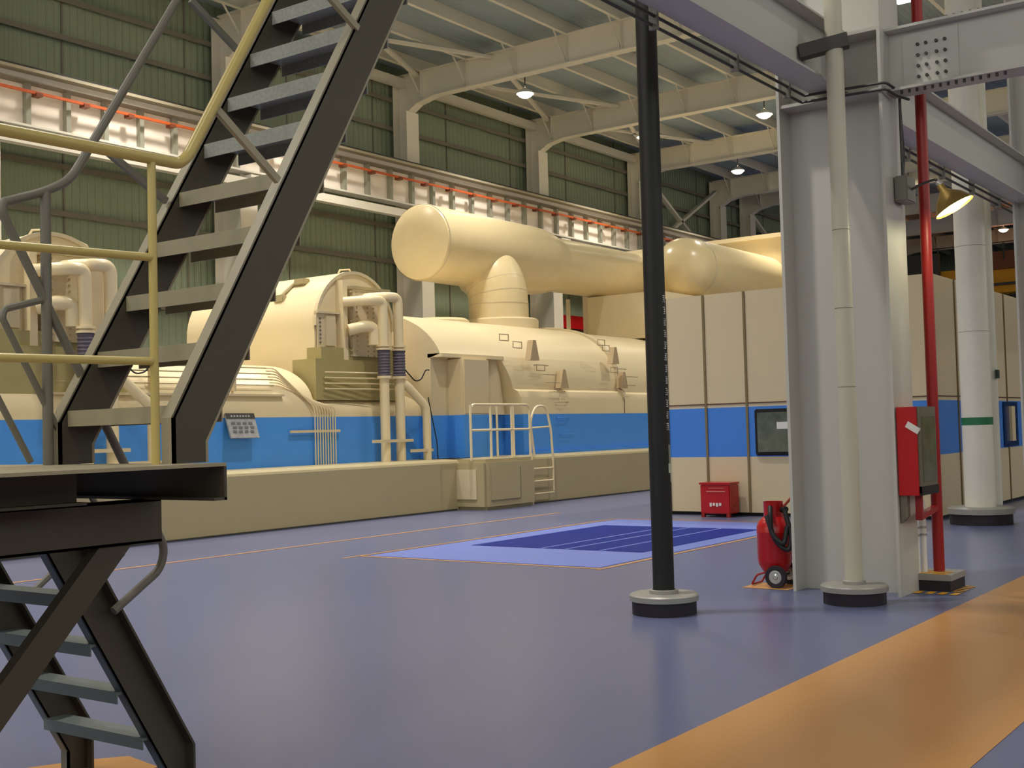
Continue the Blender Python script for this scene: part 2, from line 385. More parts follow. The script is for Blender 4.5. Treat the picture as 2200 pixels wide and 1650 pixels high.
# ================================================================ TURBINE SIDE
ZP = 1.03
pl = thing('plinth', 'long low cream concrete plinth carrying the turbine', 'plinth', (12, 17, 0))
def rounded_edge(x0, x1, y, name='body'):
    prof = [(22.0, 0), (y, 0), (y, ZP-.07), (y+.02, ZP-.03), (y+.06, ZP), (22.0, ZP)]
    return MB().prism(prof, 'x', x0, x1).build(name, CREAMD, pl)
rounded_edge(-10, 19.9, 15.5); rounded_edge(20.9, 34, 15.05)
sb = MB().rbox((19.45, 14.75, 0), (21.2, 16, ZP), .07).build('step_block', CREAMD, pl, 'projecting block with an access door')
MB().box((19.43, 15.0, .22), (19.46, 15.6, .82)).build('access_door', CREAMP, sb)
MB().box((19.6, 14.735, .2), (20.6, 14.752, .84)).build('access_door', CREAMD, sb)
MB().box((20.6, 14.73, .2), (20.615, 14.752, .84)).box((19.6, 14.73, .19), (20.6, 14.752, .2)).build('door_seam', GIRT, sb)
MB().box((-10, 15.47, 0), (19.4, 15.5, .03)).box((21.2, 15.02, 0), (34, 15.05, .03)).build('skirting', DARK, pl)

# low long casing
def superarc(y0, yc, z0, zc, e=2.4, n=14):
    o = []
    for i in range(n+1):
        t = PI/2*i/n; c, s_ = math.cos(t), math.sin(t)
        o.append((yc-(yc-y0)*c**(2/e), z0+(zc-z0)*s_**(2/e)))
    return o
lc = thing('turbine_low_casing', 'long low cream turbine casing with blue band, lying behind the plinth edge', 'turbine casing', (12, 18.6, ZP))
LCX0, LCX1 = 2.0, 20.14
MB().prism([(20.2, ZP), (17.0, ZP), (17.0, 1.965), (20.2, 1.965)], 'x', LCX0, LCX1).build('blue_band', BLUE, lc, 'blue lower band')
pr_ = [(17.0, 1.965)]+superarc(17.0, 18.7, 2.1, 3.05, 2.2)+[(20.2, 2.6), (20.2, 1.965)]
MB().prism(pr_, 'x', LCX0, 16.9, True).build('upper_shell', CREAM, lc)
pr2 = [(17.0, 1.965)]+superarc(17.0, 18.7, 2.05, 2.55, 2.2)+[(20.2, 2.3), (20.2, 1.965)]
MB().prism(pr2, 'x', 16.9, LCX1, True).build('upper_shell', CREAM, lc)
# small tubes running over the casing
for k in range(4):
    z = 2.9-.11*k; y = 17.28-.035*k
    MB().tube([(11.2, y-.12, z), (15.9, y-.12, z)], .014, 6).build('instrument_tube', CREAMD, lc)
    MB().tube([(17.2, 16.98, z-.05), (19.4, 16.75, z-.05)], .016, 6).build('instrument_tube', CREAM, lc)
for k in range(9):
    xa = 15.9+.02*k; xb = 16.85+.07*k
    za = 2.9-.055*k
    MB().tube(bend([(xa-.1, 17.16, za), (xa+.1, 17.14, za), (xb, 16.93, 2.15), (xb, 16.93, 1.9), (xb, 16.93, ZP)], .12, 4), .013, 6).build('instrument_tube', CREAM, lc)
MB().box((16.2, 16.93, 1.66), (17.55, 16.96, 1.71)).build('tube_bracket', CREAMP, lc)
MB().box((13.1, 17.0, 2.45), (13.14, 17.14, 3.0)).box((14.9, 17.0, 2.45), (14.94, 17.14, 3.0)).build('tube_bracket', CREAMP, lc)
MB().box((11, 16.97, 2.36), (16.1, 17.12, 2.40)).build('ledge', CREAMP, lc)
# display board on blue band
bd = thing('display_board', 'grey metal picture board tilted on the blue band of the low casing', 'sign', (15, 16.9, 1.6))
q = [on('y', 16.97, 483, 888), on('y', 16.97, 545, 888), on('y', 16.80, 558, 940), on('y', 16.80, 497, 941)]
mb = MB(); vs = q+[p+Vector((0, .03, -.01)) for p in q]
brd = mb.add(vs, [(0, 1, 2, 3), (7, 6, 5, 4), (0, 4, 5, 1), (1, 5, 6, 2), (2, 6, 7, 3), (3, 7, 4, 0)]).build('board', mat('grey_board_print', (150, 150, 150), .35, var=.5, scale=14), bd)
def lerp4(u, v, off=-.006):
    a = q[0]*(1-u)+q[1]*u; b = q[3]*(1-u)+q[2]*u; return a*(1-v)+b*v+Vector((0, off, .001))
MB().add([lerp4(0, 0), lerp4(1, 0), lerp4(1, .22), lerp4(0, .22)], [(0, 1, 2, 3)]).build('header', DARK, brd)
for i in range(7):
    u0 = .16+.1*i; MB().add([lerp4(u0, .08, -.01), lerp4(u0+.06, .08, -.01), lerp4(u0+.06, .15, -.01), lerp4(u0, .15, -.01)], [(0, 1, 2, 3)]).build('lettering', mat('pale_print', (170, 170, 168), .5), brd)
for i in range(4):
    for j in range(3):
        u0 = .12+.2*i+.03*(j % 2); v0 = .36+.17*j
        MB().add([lerp4(u0, v0, -.008), lerp4(u0+.13, v0, -.008), lerp4(u0+.13, v0+.09, -.008), lerp4(u0, v0+.09, -.008)], [(0, 1, 2, 3)]).build('picture', mat('mid_print', (96, 98, 100), .5, var=.4, scale=30), brd)

# vaulted cross housings with end panels and cooling pipes
def housing(cx, label, plabel):
    t = thing('cross_housing', label, 'turbine housing', (cx, 18.5, 2.3))
    yf, yb, r, zc = 17.3, 21.2, 1.17, 3.8
    arc = [(cx-r, 2.3), (cx-r, zc)]+[(cx-r*math.cos(PI*i/24), zc+r*math.sin(PI*i/24)) for i in range(1, 24)]+[(cx+r, zc), (cx+r, 2.3)]
    MB().prism(arc, 'y', yf, yb, True).build('vault', CREAM, t)
    # rim
    ro, ri = r+.015, r-.05
    rim = MB(); N = 24
    vs = []
    for i in range(N+1):
        a = PI*i/N
        for rr in (ro, ri):
            for y in (yf-.06, yf+.02): vs.append((cx-rr*math.cos(a), y, zc+rr*math.sin(a)))
    fs = []
    for i in range(N):
        b0, b1 = i*4, (i+1)*4
        fs += [(b0, b0+1, b1+1, b1), (b0+2, b1+2, b1+3, b0+3), (b0, b1, b1+2, b0+2), (b0+1, b0+3, b1+3, b1+1)]
    rim.add(vs, fs).build('rim', CREAMP, t)
    # end panels
    MB().box((cx-1.13, yf-.05, 3.35), (cx-.62, yf-.02, 4.05)).build('louvre_panel', CREAMP, t)
    MB().box((cx-.92, yf-.1, 3.4), (cx-.66, yf-.05, 4.0)).build('panel_door', CREAMP, t)
    MB().box((cx-.55, yf-.21, 3.1), (cx-.42, yf, 4.75)).build('panel_post', CREAM, t)
    MB().box((cx-.30, yf-.25, 3.2), (cx+.75, yf, 4.62)).build('end_cover', CREAMP, t)
    MB().box((cx-.34, yf-.3, 4.58), (cx+.8, yf, 4.64)).build('end_cover_trim', CREAMD, t)
    bm_ = MB()
    for k in range(15):
        z = 3.2+.1*k
        for xx in (cx-.38, cx-.2, cx+.12, cx+.3):
            bm_.box((xx-.014, yf-.275, z), (xx+.014, yf-.25, z+.03))
    bm_.build('bolt_rows', CREAMD, t)
    b2 = MB()
    for k in range(7): b2.box((cx-1.08, yf-.07, 3.45+.08*k), (cx-1.04, yf-.05, 3.48+.08*k))
    b2.build('louvre_slats', GIRT, t)
    MB().box((cx-1.17, yf-.12, 4.05), (cx-.5, yf, 4.09)).build('ledge', CREAMP, t)
    OL = mat('olive_base_paint', (168, 156, 104), .6, var=.06)
    MB().box((cx-1.4, 17.05, 2.3), (cx+1.2, 17.7, 3.12)).build('base', OL, t, 'olive drab base')
    MB().box((cx-1.19, 17.1, 3.12), (cx+1.1, 17.5, 3.36)).build('base', OL, t, 'olive drab upper base')
    MB().tube([(cx-.35, yf+.1, 4.92), (cx-.3, yf+.1, 5.0), (cx-.02, yf+.1, 5.04), (cx+.05, yf+.1, 4.96)], .018, 6).build('lifting_eye', CREAM, t)
    MB().tube([(cx+.38, yf+.1, 4.88), (cx+.42, yf+.1, 4.95), (cx+.7, yf+.1, 4.86), (cx+.75, yf+.1, 4.75)], .018, 6).build('lifting_eye', CREAM, t)
    MB().rbox((cx-1.05, 18.3, 4.35), (cx-.9, 18.6, 4.52), .03).tube(bend([(cx-1.0, 18.4, 4.5), (cx-.75, 18.3, 4.75), (cx-.7, 18.2, 4.78)], .05), .04, 8).rbox((cx-.8, 17.95, 4.72), (cx-.6, 18.25, 4.85), .02).build('lifting_lug', CREAMD, t)
    # pipes
    p = thing('cooling_pipes', plabel, 'pipes', (cx+.4, 16.6, ZP))
    for i, (xx, zt) in enumerate(((cx+.1, 4.32), (cx+.57, 4.42))):
        MB().tube(bend([(xx-.62, yf-.2, zt-.02), (xx-.3, 16.62, zt), (xx, 16.6, zt), (xx, 16.6, 3.36)], .16, 8), .105, 16).build('upper_pipe', CREAM, p)
        MB().cyl((xx, 16.6), .15, 3.38, 3.42, 20).cyl((xx, 16.6), .15, 3.31, 3.35, 20).build('flange', CREAM, p)
        MB().lathe((xx, 16.6, 2.78), [(.13, .0), (.14, .02), (.13, .05)]+[(.135 if k % 2 else .12, .05+.03*k) for k in range(15)]+[(.14, .52), (.1, .54)], 20).build('bellows', BELLOW, p, 'dark grey bellows')
        MB().cyl((xx, 16.6), .15, 2.73, 2.78, 20).build('flange', CREAM, p)
        MB().cyl((xx, 16.6), .1, ZP, 2.74, 16).build('lower_pipe', CREAM, p)
    MB().tube(bend([(cx-.5, 17.0, 3.72), (cx-.25, 16.8, 3.8), (cx-.02, 16.75, 3.78), (cx-.02, 16.75, 3.42)], .12, 6), .12, 14).build('return_pipe', CREAM, p)
    MB().tube(bend([(cx+.62, 16.62, 2.66), (cx+.72, 16.55, 2.6), (cx+1.22, 16.45, 2.15), (cx+1.24, 16.45, 1.9), (cx+1.24, 16.45, ZP)], .16, 6), .09, 14).build('branch_pipe', CREAM, p)
    MB().box((cx-.42, 16.45, 1.42), (cx+.8, 16.5, 1.48)).build('pipe_clamp', CREAMP, p)
    MB().box((cx+.65, 16.38, 1.2), (cx+1.35, 16.42, 1.26)).build('pipe_clamp', CREAMP, p)
    MB().tube(bend([(cx+1.36, 16.5, 2.35), (cx+1.42, 16.45, 1.9), (cx+1.5, 16.4, 1.4), (cx+1.52, 16.4, ZP)], .1), .012, 6).build('cable', BLACKP, p, 'thin black cable')
    MB().tube(bend([(cx+.72, 16.6, 2.95), (cx+.95, 16.5, 2.68), (cx+1.15, 16.5, 2.72), (cx+1.3, 16.5, 2.93), (cx+1.42, 16.5, 2.93)], .08), .014, 6).build('cable', BLACKP, p, 'thin black cable')
    return t, p
housing(18.42, 'big arched cream cross housing with bolted end panels, right of the stair', 'twin cream cooling pipes with dark bellows before the arched housing right of the stair')
housing(11.42, 'arched cream cross housing seen through the stair rails at the far left', 'cream cooling pipes with dark bellows behind the stair rails, far left')

# low-pressure casing: lofted hood whose end bulges along the hall
hood = thing('turbine_hood', 'big rounded cream turbine hood with blue band behind the ladder', 'turbine casing', (25, 18.6, ZP))
YC = 18.75
def hood_section(k=1.0):
    ys = 16.2+(1-k)*2.5
    pts = [(ys-.06, ZP), (ys-.06, 1.965)]
    pts += [(ys-.06, 2.35), (ys, 2.5), (ys+.12, 2.56)]
    arc = superarc(ys+.1, YC, 2.5, 4.3*k+(1-k)*1.0, 2.35, 20)
    pts += arc[1:]
    return pts
half = hood_section()
def on_hood(px, py, sections=None):
    """point of the hood's skin along a sight line"""
    d = FW+RT*(px-1100)/FPX+UP*(825-py)/FPX; best = None
    for (y0, z0), (y1, z1) in zip(half[1:-1], half[2:]):
        # solve z(t) on the segment's plane
        ny, nz = -(z1-z0), (y1-y0); den = d[1]*ny+d[2]*nz
        if abs(den) < 1e-9: continue
        t = (ny*y0+nz*(z0-EYE))/den; p = np.array([0, 0, EYE])+d*t
        if min(y0, y1)-1e-3 <= p[1] <= max(y0, y1)+1e-3 and (best is None or t < best[0]): best = (t, Vector(p), Vector((0, -abs(z1-z0), abs(y1-y0))).normalized())
    return best
def mirror(pts): return pts+[(2*YC-y, z) for y, z in reversed(pts)][1:]
XEND = 20.15
def endx(y): return XEND
ZK = 3.27
sec = mirror(half)
def loft(sec, xa, xb, n=8, zmin=0, zmax=99):
    mb = MB(); L = len(sec); vs = []
    for i in range(n+1):
        for (y, z) in sec:
            a = xa(y); vs.append((a+(xb-a)*i/n, y, z))
    fs = [(i*L+j, i*L+j+1, (i+1)*L+j+1, (i+1)*L+j) for i in range(n) for j in range(L-1)]
    return mb.add(vs, fs, True)
loft([p for p in sec if p[1] >= 3.2], endx, 27.3).build('upper_shell', CREAM, hood)
def side_x(y): return 22.7
mbs = MB(); low = [p for p in half if 1.96 <= p[1] <= 3.32]
Lw = len(low); vs = []
for (y, z) in low:
    x0_ = 22.25+.5*(1-max(0, (z-1.965)/1.35)**1.6)
    vs += [(x0_, y, z), (27.3, y, z), (x0_, 16.8, z)]
fs = []; fr_ = []
for i in range(Lw-1): fs += [(3*i, 3*i+1, 3*i+4, 3*i+3)]; fr_.append((3*i+2, 3*i, 3*i+3, 3*i+5))
mbs.add(vs, fs, True).add(vs, fr_, True).build('side_shell', CREAM, hood)
MB().box((22.75, 16.14, ZP), (27.3, 17, 1.965)).build('blue_band', BLUE, hood, 'blue lower band')
MB().box((XEND+.022, 16.72, 1.965), (22.6, 16.8, 3.24)).build('recess_wall', CREAMP, hood)
MB().box((XEND+.022, 16.70, ZP), (22.8, 16.8, 1.965)).build('recess_wall', BLUE, hood, 'blue foot of the recess')
# end wall, following the bulge in plan
ewp = [p for p in mirror(half) if p[1] > 3.2]
MB().prism([(16.72, 1.965), (16.72, 3.22)]+[p for p in ewp if 16.3 < p[0] < 2*YC-16.3]+[(2*YC-16.72, 3.22), (2*YC-16.72, 1.965)], 'x', XEND, XEND+.02).build('end_wall', CREAMP, hood)
MB().box((XEND-.005, 16.7, ZP), (XEND+.02, 2*YC-16.7, 1.965)).build('end_wall', BLUE, hood, 'blue band of the end wall')
MB().box((XEND, 16.4, 3.22), (22.4, 16.8, 3.30)).build('ledge', CREAM, hood)
# projecting manway box on the end
bxx = on('y', 17.3, 985, 760).x
MB().rbox((20.75, 16.32, 1.0), (21.75, 16.8, 3.24), .05).build('manway_box', CREAM, hood)
MB().box((20.82, 16.30, 2.0), (21.68, 16.33, 3.18)).build('manway_door', CREAMP, hood)
MB().box((20.73, 16.29, ZP), (21.77, 16.8, 1.965)).build('manway_base', BLUE, hood, 'blue foot of the box')
MB().lathe((22.3, 16.85, 1.965), [(.42, 0), (.36, .5), (.3, 1.27)], 24).build('corner_fairing', CREAMP, hood)
# rim and second shell
loft([(y+(.0 if y > YC else -.05), z+.05) for y, z in mirror(half[2:])], lambda y: 27.25, 27.38, 1).build('rim', CREAMP, hood)
rimf = MB(); s1 = mirror(half[2:]); s2 = [(y+(0.05 if y > YC else -.05), z+.05) for y, z in s1]; L = len(s1)
rimf.add([(27.25, y, z) for y, z in s1]+[(27.25, y, z) for y, z in s2], [(i, i+1, L+i+1, L+i) for i in range(L-1)]).build('rim', CREAMP, hood)
sec2 = mirror([(y+.02, z-.03) for y, z in half if z >= 1.96])
loft(sec2, lambda y: 27.38, 38).build('rear_shell', CREAM, hood)
loft([(16.15, ZP), (16.15, 1.965)], lambda y: 27.3, 38).build('blue_band', BLUE, hood, 'blue lower band')
MB().box((27.3, 16.05, ZP), (38, 16.16, ZP+.06)).box((22.8, 16.05, ZP), (27.3, 16.16, ZP+.06)).build('foot_flange', BLUE, hood)
for px, py, s in ((1148, 772, 1.25), (1212, 832, 1.2), (1322, 780, 1.15), (1341, 832, 1.1)):
    h = on_hood(px, py)
    if h is None: continue
    p = h[1]; sc = .15*s
    MB().prism([(p.x-sc, p.z-.02), (p.x+sc, p.z-.02), (p.x+sc*.3, p.z+.36*s), (p.x-sc*.3, p.z+.36*s)], 'y', p.y-.02, p.y+.14).build('lifting_lug', mat('tan_lug', (190, 166, 128), .5), hood)
for px, py in ((1110, 741), (1081, 725), (1290, 736), (1300, 748), (1160, 790), (1318, 795)):
    h = on_hood(px, py)
    if h is None: continue
    p, n = h[1], h[2]; u = Vector((1, 0, 0)); v = n.cross(u).normalized(); c = p+n*.02; mb = MB()
    loop = [c+u*a*.17+v*b*.07 for a, b in ((-1, -1), (1, -1), (1, 1), (-1, 1), (-1, -1))]
    mb.tube(loop, .012, 6).build('cover_frame', mat('tan_lug', (190, 166, 128), .5), hood)
for px, py in ((1175, 805), (1186, 822), (1193, 842), (1205, 864), (1208, 897), (1215, 932), (1160, 785), (1355, 810), (1350, 828), (1330, 793)):
    h = on_hood(px, py) or (0, on('y', 16.14, px, py), Vector((0, -1, 0)))
    p, n = h[1], h[2]
    MB().tube(bend([p-Vector((.26, 0, 0)), p-Vector((.26, 0, 0))+n*.07, p+Vector((.26, 0, 0))+n*.07, p+Vector((.26, 0, 0))], .05, 3), .012, 6).build('grab_handle', CREAMD if py < 890 else BLUE, hood)
# discs and collar on top
MB().lathe((on('y', 19.3, 942, 690).x, 19.3, 4.1), [(.78, 0), (.78, .28), (.7, .34), (.001, .35)], 36).build('top_cover', CREAM, hood)
MB().lathe((28.3, 19.3, 4.1), [(.62, 0), (.62, .3), (.55, .34), (.001, .35)], 36).build('top_cover', CREAM, hood)
MB().lathe((on('y', 18.9, 1076, 700).x, 18.9, 4.0), [(1.0, 0), (1.0, .48), (.95, .52), (.72, .53)], 40).build('collar', CREAM, hood)

# steam pipe
sp = thing('steam_pipe', 'huge cream clad steam pipe crossing above the turbine hood', 'pipe', (30, 20.3, 4.5))
HY, HZ = 19.5, 6.38
XE = on('y', HY, 901, 519).x
R1, R2 = .965, .79
cap = [(.001, -.16), (.3, -.15), (.6, -.11), (.85, -.04), (R1*.97, .0), (R1, .06)]
MB().lathe((XE, HY, HZ), cap, 40, axis='x').build('end_cap', CLAD, sp)
MB().tube([(XE-.14, HY+.1*math.cos(a), HZ+.1*math.sin(a)) for a in [2*PI*k/16 for k in range(17)]], .02, 6).build('cap_ring', CLAD, sp)
xt = on('y', HY, 1150, 560).x
MB().lathe((0, HY, HZ), [(R1, XE+.06), (R1, 26), (R1, xt-.4), (R1*.985, xt-.1), (R1*.955, xt+.12), (R2+.05, xt+.5), (R2+.015, xt+.65), (R2, xt+.8), (R2, 34.6)], 48, axis='x').build('header', CLAD, sp)
MB().lathe((0, HY, HZ), [(R1+.004, XE+.04), (R1+.012, XE+.06), (R1+.004, XE+.08)], 48, axis='x').build('seam', CREAMP, sp)
YB = 17.8
MB().tube([(34.1, HY+.3, 6.42), (34.1, HY, 6.42), (34.1, YB, 6.58)], .80, 36).build('jog', CLAD, sp)
MB().lathe((34.1, YB, 6.6), [(.001, -.88)]+[(.93*math.sin(PI/2*k/8), -.88*math.cos(PI/2*k/8)) for k in range(1, 9)]+[(.93, .5), (.93, 6.2)], 40, axis='x').build('header', CLAD, sp)
MB().lathe((34.1, YB, 6.6), [(.935, .38), (.95, .42), (.935, .46)], 40, axis='x').build('seam', CREAMP, sp)
# riser with mitred elbow
rxx = on('y', 18.9, 1070, 650).x
rp = [(rxx, 18.88, 4.1), (rxx, 18.88, 4.9), (rxx, 18.9, 5.15), (rxx+.01, 18.96, 5.38), (rxx+.03, 19.06, 5.58), (rxx+.06, 19.22, 5.76), (rxx+.1, 19.5, 5.95)]
MB().tube(rp, .79, 36).build('riser', CLAD, sp)
for i in range(1, 6):
    a, b = Vector(rp[i-1]), Vector(rp[i+1]); d = (b-a).normalized()*.008; c = Vector(rp[i])
    MB().tube([c-d, c+d], .795, 36).build('seam', CREAMP, sp)
# box-shaped enclosures behind
bx = thing('rear_enclosure', 'tall cream sheet enclosure behind the right end of the steam pipe', 'enclosure', (44, 18, 0))
MB().box((40, 14.3, 0), (42.4, 23.2, 8.15)).build('body', CREAM, bx)
MB().box((39.9, 14.2, 8.15), (42.5, 23.3, 8.3)).build('roof_edge', CREAM, bx)
b3 = thing('middle_enclosure', 'cream sheet wall standing under the steam pipe, left of the black pipe', 'enclosure', (33, 18, 4.2))
MB().box((31, 17.0, 4.2), (35, 19.55, 5.55)).build('body', CREAM, b3)
MB().box((30.97, 19.5, 4.2), (31.05, 19.65, 5.6)).build('post', CREAMP, b3)
MB().box((30.5, 19.85, 4.2), (30.58, 19.95, 5.5)).build('post', CREAMP, b3)
tag(MB().box((38.3, 25.3, 5.45), (42.4, 25.83, 5.95)).build('red_box', RED), 'red box seen through the gap under the steam pipe', 'box')

# guard rail and ladder
gr = thing('guard_rail', 'cream tube guard rail standing on the plinth block', 'railing', (20, 15.1, ZP))
gy = 14.95
px_ = [19.42, 20.1, 20.75]
tops = 2.14
gp0, gp1, gp2 = on('y', gy, 1013, 985), on('y', gy, 1090, 985), on('y', gy, 1130, 985)
for pxx in (1013, 1056, 1101):
    p = on('y', gy, pxx, 980); MB().tube([(p.x, gy, ZP-.02), (p.x, gy, tops)], .026, 8).build('post', CREAM, gr)
for yy in (15.6, 16.05):
    MB().tube([(gp1.x+1.15, yy, ZP-.02), (gp1.x+1.15, yy, tops)], .026, 8).build('post', CREAM, gr)
xl = gp0.x; xr = on('y', gy, 1138, 900).x
MB().tube(bend([(xl, gy, ZP+.3), (xl, gy, tops), (xr, gy, tops), (xr, gy, .03)], .16, 6), .028, 8).build('top_rail', CREAM, gr)
MB().tube([(xl, gy, 1.62), (xr, gy, 1.62)], .024, 8).build('mid_rail', CREAM, gr)
ld = thing('ladder', 'cream tube ladder with hooped handrail against the plinth', 'ladder', (22, 15, 0))
xa, xb = on('y', gy, 1141, 1000).x, on('y', gy, 1187, 1000).x
MB().tube([(xa, gy-.02, 0), (xa, gy-.02, 1.1)], .026, 8).build('rail', CREAM, ld)
MB().tube([(xb, gy-.02, .25), (xb, gy-.02, 1.1)], .02, 8).build('rail', CREAM, ld)
for k in range(3):
    MB().tube([(xa, gy-.02, .22+.27*k), (xb, gy-.02, .22+.27*k)], .018, 8).build('rung', CREAM, ld)
MB().tube(bend([(xb, gy-.02, .9), (xb-.02, gy, 1.6), (xb-.12, gy+.05, 2.12), (xb-.45, gy+.1, 2.12), (xa+.15, gy+.1, 1.8), (xa+.28, gy+.1, ZP)], .2, 6), .026, 8).build('handrail', CREAM, ld)
MB().tube([(xa+.2, gy+.1, 1.64), (xb-.03, gy+.03, 1.66)], .02, 8).build('cross_bar', CREAM, ld)

# front acoustic enclosure
en = thing('generator_enclosure', 'large cream panelled enclosure with blue band behind the columns', 'enclosure', (24, 8, 0))
EX, EYA, EYB, EZ = 19.5, 5.8, 10.75, 3.92
MB().box((EX, EYA, .06), (40, EYB, 1.03)).build('lower_panel', CREAMP, en)
MB().box((EX, EYA, 1.03), (40, EYB, 1.9)).build('blue_band', BLUEP, en, 'blue band')
MB().box((EX, EYA, 1.9), (40, EYB, EZ)).build('upper_panel', CREAMP, en)
MB().box((EX+.05, EYA+.05, 0), (40, EYB-.05, .06)).build('plinth_gap', BLACK, en)
MB().box((EX-.01, EYA-.01, 1.955), (40, EYB, 1.975)).build('seal_line', BROWNLINE, en)
for pxx in (1436, 1518, 1606):
    y = on('x', EX, pxx, 900).y
    MB().box((EX-.02, y-.02, .06), (EX, y+.02, EZ)).build('panel_seam', mat('olive_seam', (128, 112, 74), .6), en)
for y in (7.5, 6.9):
    MB().box((EX-.02, y-.02, .06), (EX, y+.02, EZ)).build('panel_seam', mat('olive_seam', (128, 112, 74), .6), en)
for k in range(9):
    x = 20.7+1.6*k
    MB().box((x-.02, EYA-.02, .06), (x+.02, EYA, EZ)).build('panel_seam', mat('olive_seam', (128, 112, 74), .6), en)
wy1, wy0 = 8.9, 8.0
wfr = MB().rbox((EX-.05, wy0, 1.05), (EX+.02, wy1, 1.85), .02).build('window_frame', BLACK, en)
glass = mat('dark_reflective_glass', (96, 104, 92), .08, var=.6, scale=5, spec=1)
MB().box((EX-.065, wy0+.06, 1.11), (EX-.05, wy1-.06, 1.79)).build('window_pane', glass, wfr)
MB().box((EX-.07, wy0+.25, 1.5), (EX-.06, wy1-.42, 1.62)).build('window_notice', WHITE, wfr)
dy = on('y', EYA, 2170, 920)
MB().box((dy.x-.5, EYA-.03, 1.05), (dy.x+.5, EYA-.01, 1.88)).build('side_window', mat('dark_blue_pane', (26, 58, 108), .2), en)
MB().box((dy.x-.15, EYA-.08, 1.15), (dy.x+.1, EYA-.03, 1.8)).build('door_bar', CREAM, en)

# red tool cabinet
tc = thing('red_cabinet', 'small red metal cabinet against the cream enclosure', 'cabinet', (19.2, 9.5, 0))
TX0, TX1, TY0, TY1 = 19.05, 19.42, 9.22, 9.78
tb = MB().rbox((TX0, TY0, .06), (TX1, TY1, .57), .015).build('body', RED, tc)
MB().box((TX0-.015, TY0-.01, .565), (TX1, TY1+.01, .6)).build('lid', RED, tc)
for yy in (TY0+.04, TY1-.04): MB().box((TX0, yy-.03, 0), (TX0+.06, yy+.03, .07)).build('foot', REDD, tc)
MB().box((TX0-.008, TY0+.08, .44), (TX0, TY1-.12, .455)).box((TX0-.008, TY0+.1, .5), (TX0, TY1-.16, .508)).build('vent_line', mat('pink_line', (214, 130, 120), .5), tb)
for k in range(4): MB().box((TX0-.01, TY0+.16+.06*k, .2-.012*(k % 2)), (TX0-.001, TY0+.2+.06*k, .25)).build('lettering', WHITE, tb)
for k in range(6): MB().box((TX0+.02+.06*k, TY0-.004, .12+.03*k), (TX0+.05+.06*k, TY0, .14+.03*k)).build('rivet', REDD, tc)

# ================================================================ COLUMNS AND BEAMS NEAR
hc = thing('steel_column', 'massive grey H-section steel column beside the red fire cabinet', 'column', (11.2, 4.13, 0))
HX0, HX1, HYa, HYb = 10.93, 11.47, 3.63, 4.66
MB().box((HX0, HYb-.03, 0), (HX1, HYb, 13.2)).build('flange', GREYC, hc)
MB().box((HX0, HYa, 0), (HX1, HYa+.03, 13.2)).build('flange', GREYC, hc)
MB().box((11.19, HYa+.03, 0), (11.21, HYb-.03, 13.2)).build('web', GREYC, hc)
for z in (4.63, 5.2): MB().box((HX0+.02, HYa+.03, z), (11.19, HYb-.03, z+.03)).build('stiffener_plate', GREYC, hc)
# second column further on
h2 = thing('steel_column', 'second grey H-section column cut by the right edge of the photo', 'column', (18.7, 3.9, 0))
ty = 3.63
cx2 = 18.5
c2y = on('x', cx2, 2186, 700).y
for a, b in ((c2y-.03, c2y), (c2y-1.03, c2y-1.0)): MB().box((cx2, a, 0), (cx2+.54, b, 13.2)).build('flange', GREYC, h2)
MB().box((cx2+.26, c2y-1.0, 0), (cx2+.28, c2y-.03, 13.2)).build('web', GREYC, h2)
# beam along the hall
bz0, bz1, by = 4.72, 5.30, 4.17
ab = thing('floor_beam', 'long grey I-beam running away overhead to the big H column', 'beam', (0, by, bz0))
for (x0, x1) in ((-11, 11.19),):
    for nm, m_ in zip(('web', 'bottom_flange', 'top_flange'), ibeam_x(x0, x1, by, bz0, bz1, .3)): m_.build(nm, GREYC, ab)
ab2 = thing('floor_beam', 'grey I-beam continuing beyond the H column towards the right edge', 'beam', (18, by, bz0))
for nm, m_ in zip(('web', 'bottom_flange', 'top_flange'), ibeam_x(11.21, 30, by, bz0, bz1, .3)): m_.build(nm, GREYC, ab2)
# cross beam bolted to the column
cb = thing('cross_beam', 'grey I-beam bolted to the right side of the H column', 'beam', (11.2, 0, 4.65))
CZ0, CZ1 = 4.63, 5.22
MB().box((11.19, -10, CZ0+.02), (11.21, HYa, CZ1-.02)).build('web', GREYC, cb)
MB().box((11.05, -10, CZ0), (11.35, HYa, CZ0+.025)).build('bottom_flange', GREYC, cb)
MB().box((11.05, -10, CZ1-.025), (11.35, HYa, CZ1)).build('top_flange', GREYC, cb)
MB().box((11.175, 3.0, CZ0+.06), (11.19, 3.5, CZ1-.06)).build('splice_plate', GREYC, cb)
for i in range(4):
    for j in range(4):
        y = 3.36-.075*i-(.02 if i > 1 else 0); z = CZ0+.12+.1*j
        MB().tube([(11.155, y, z), (11.18, y, z)], .016, 6).build('bolt', DARK, cb)
bb = MB()
for i in range(14):
    y = 3.5-.07*i
    MB().cyl((11.1, y), .013, CZ0-.03, CZ0, 6).build('flange_bolt', DARK, cb)
    MB().cyl((11.12, y), .013, CZ1, CZ1+.025, 6).build('flange_bolt', DARK, cb)
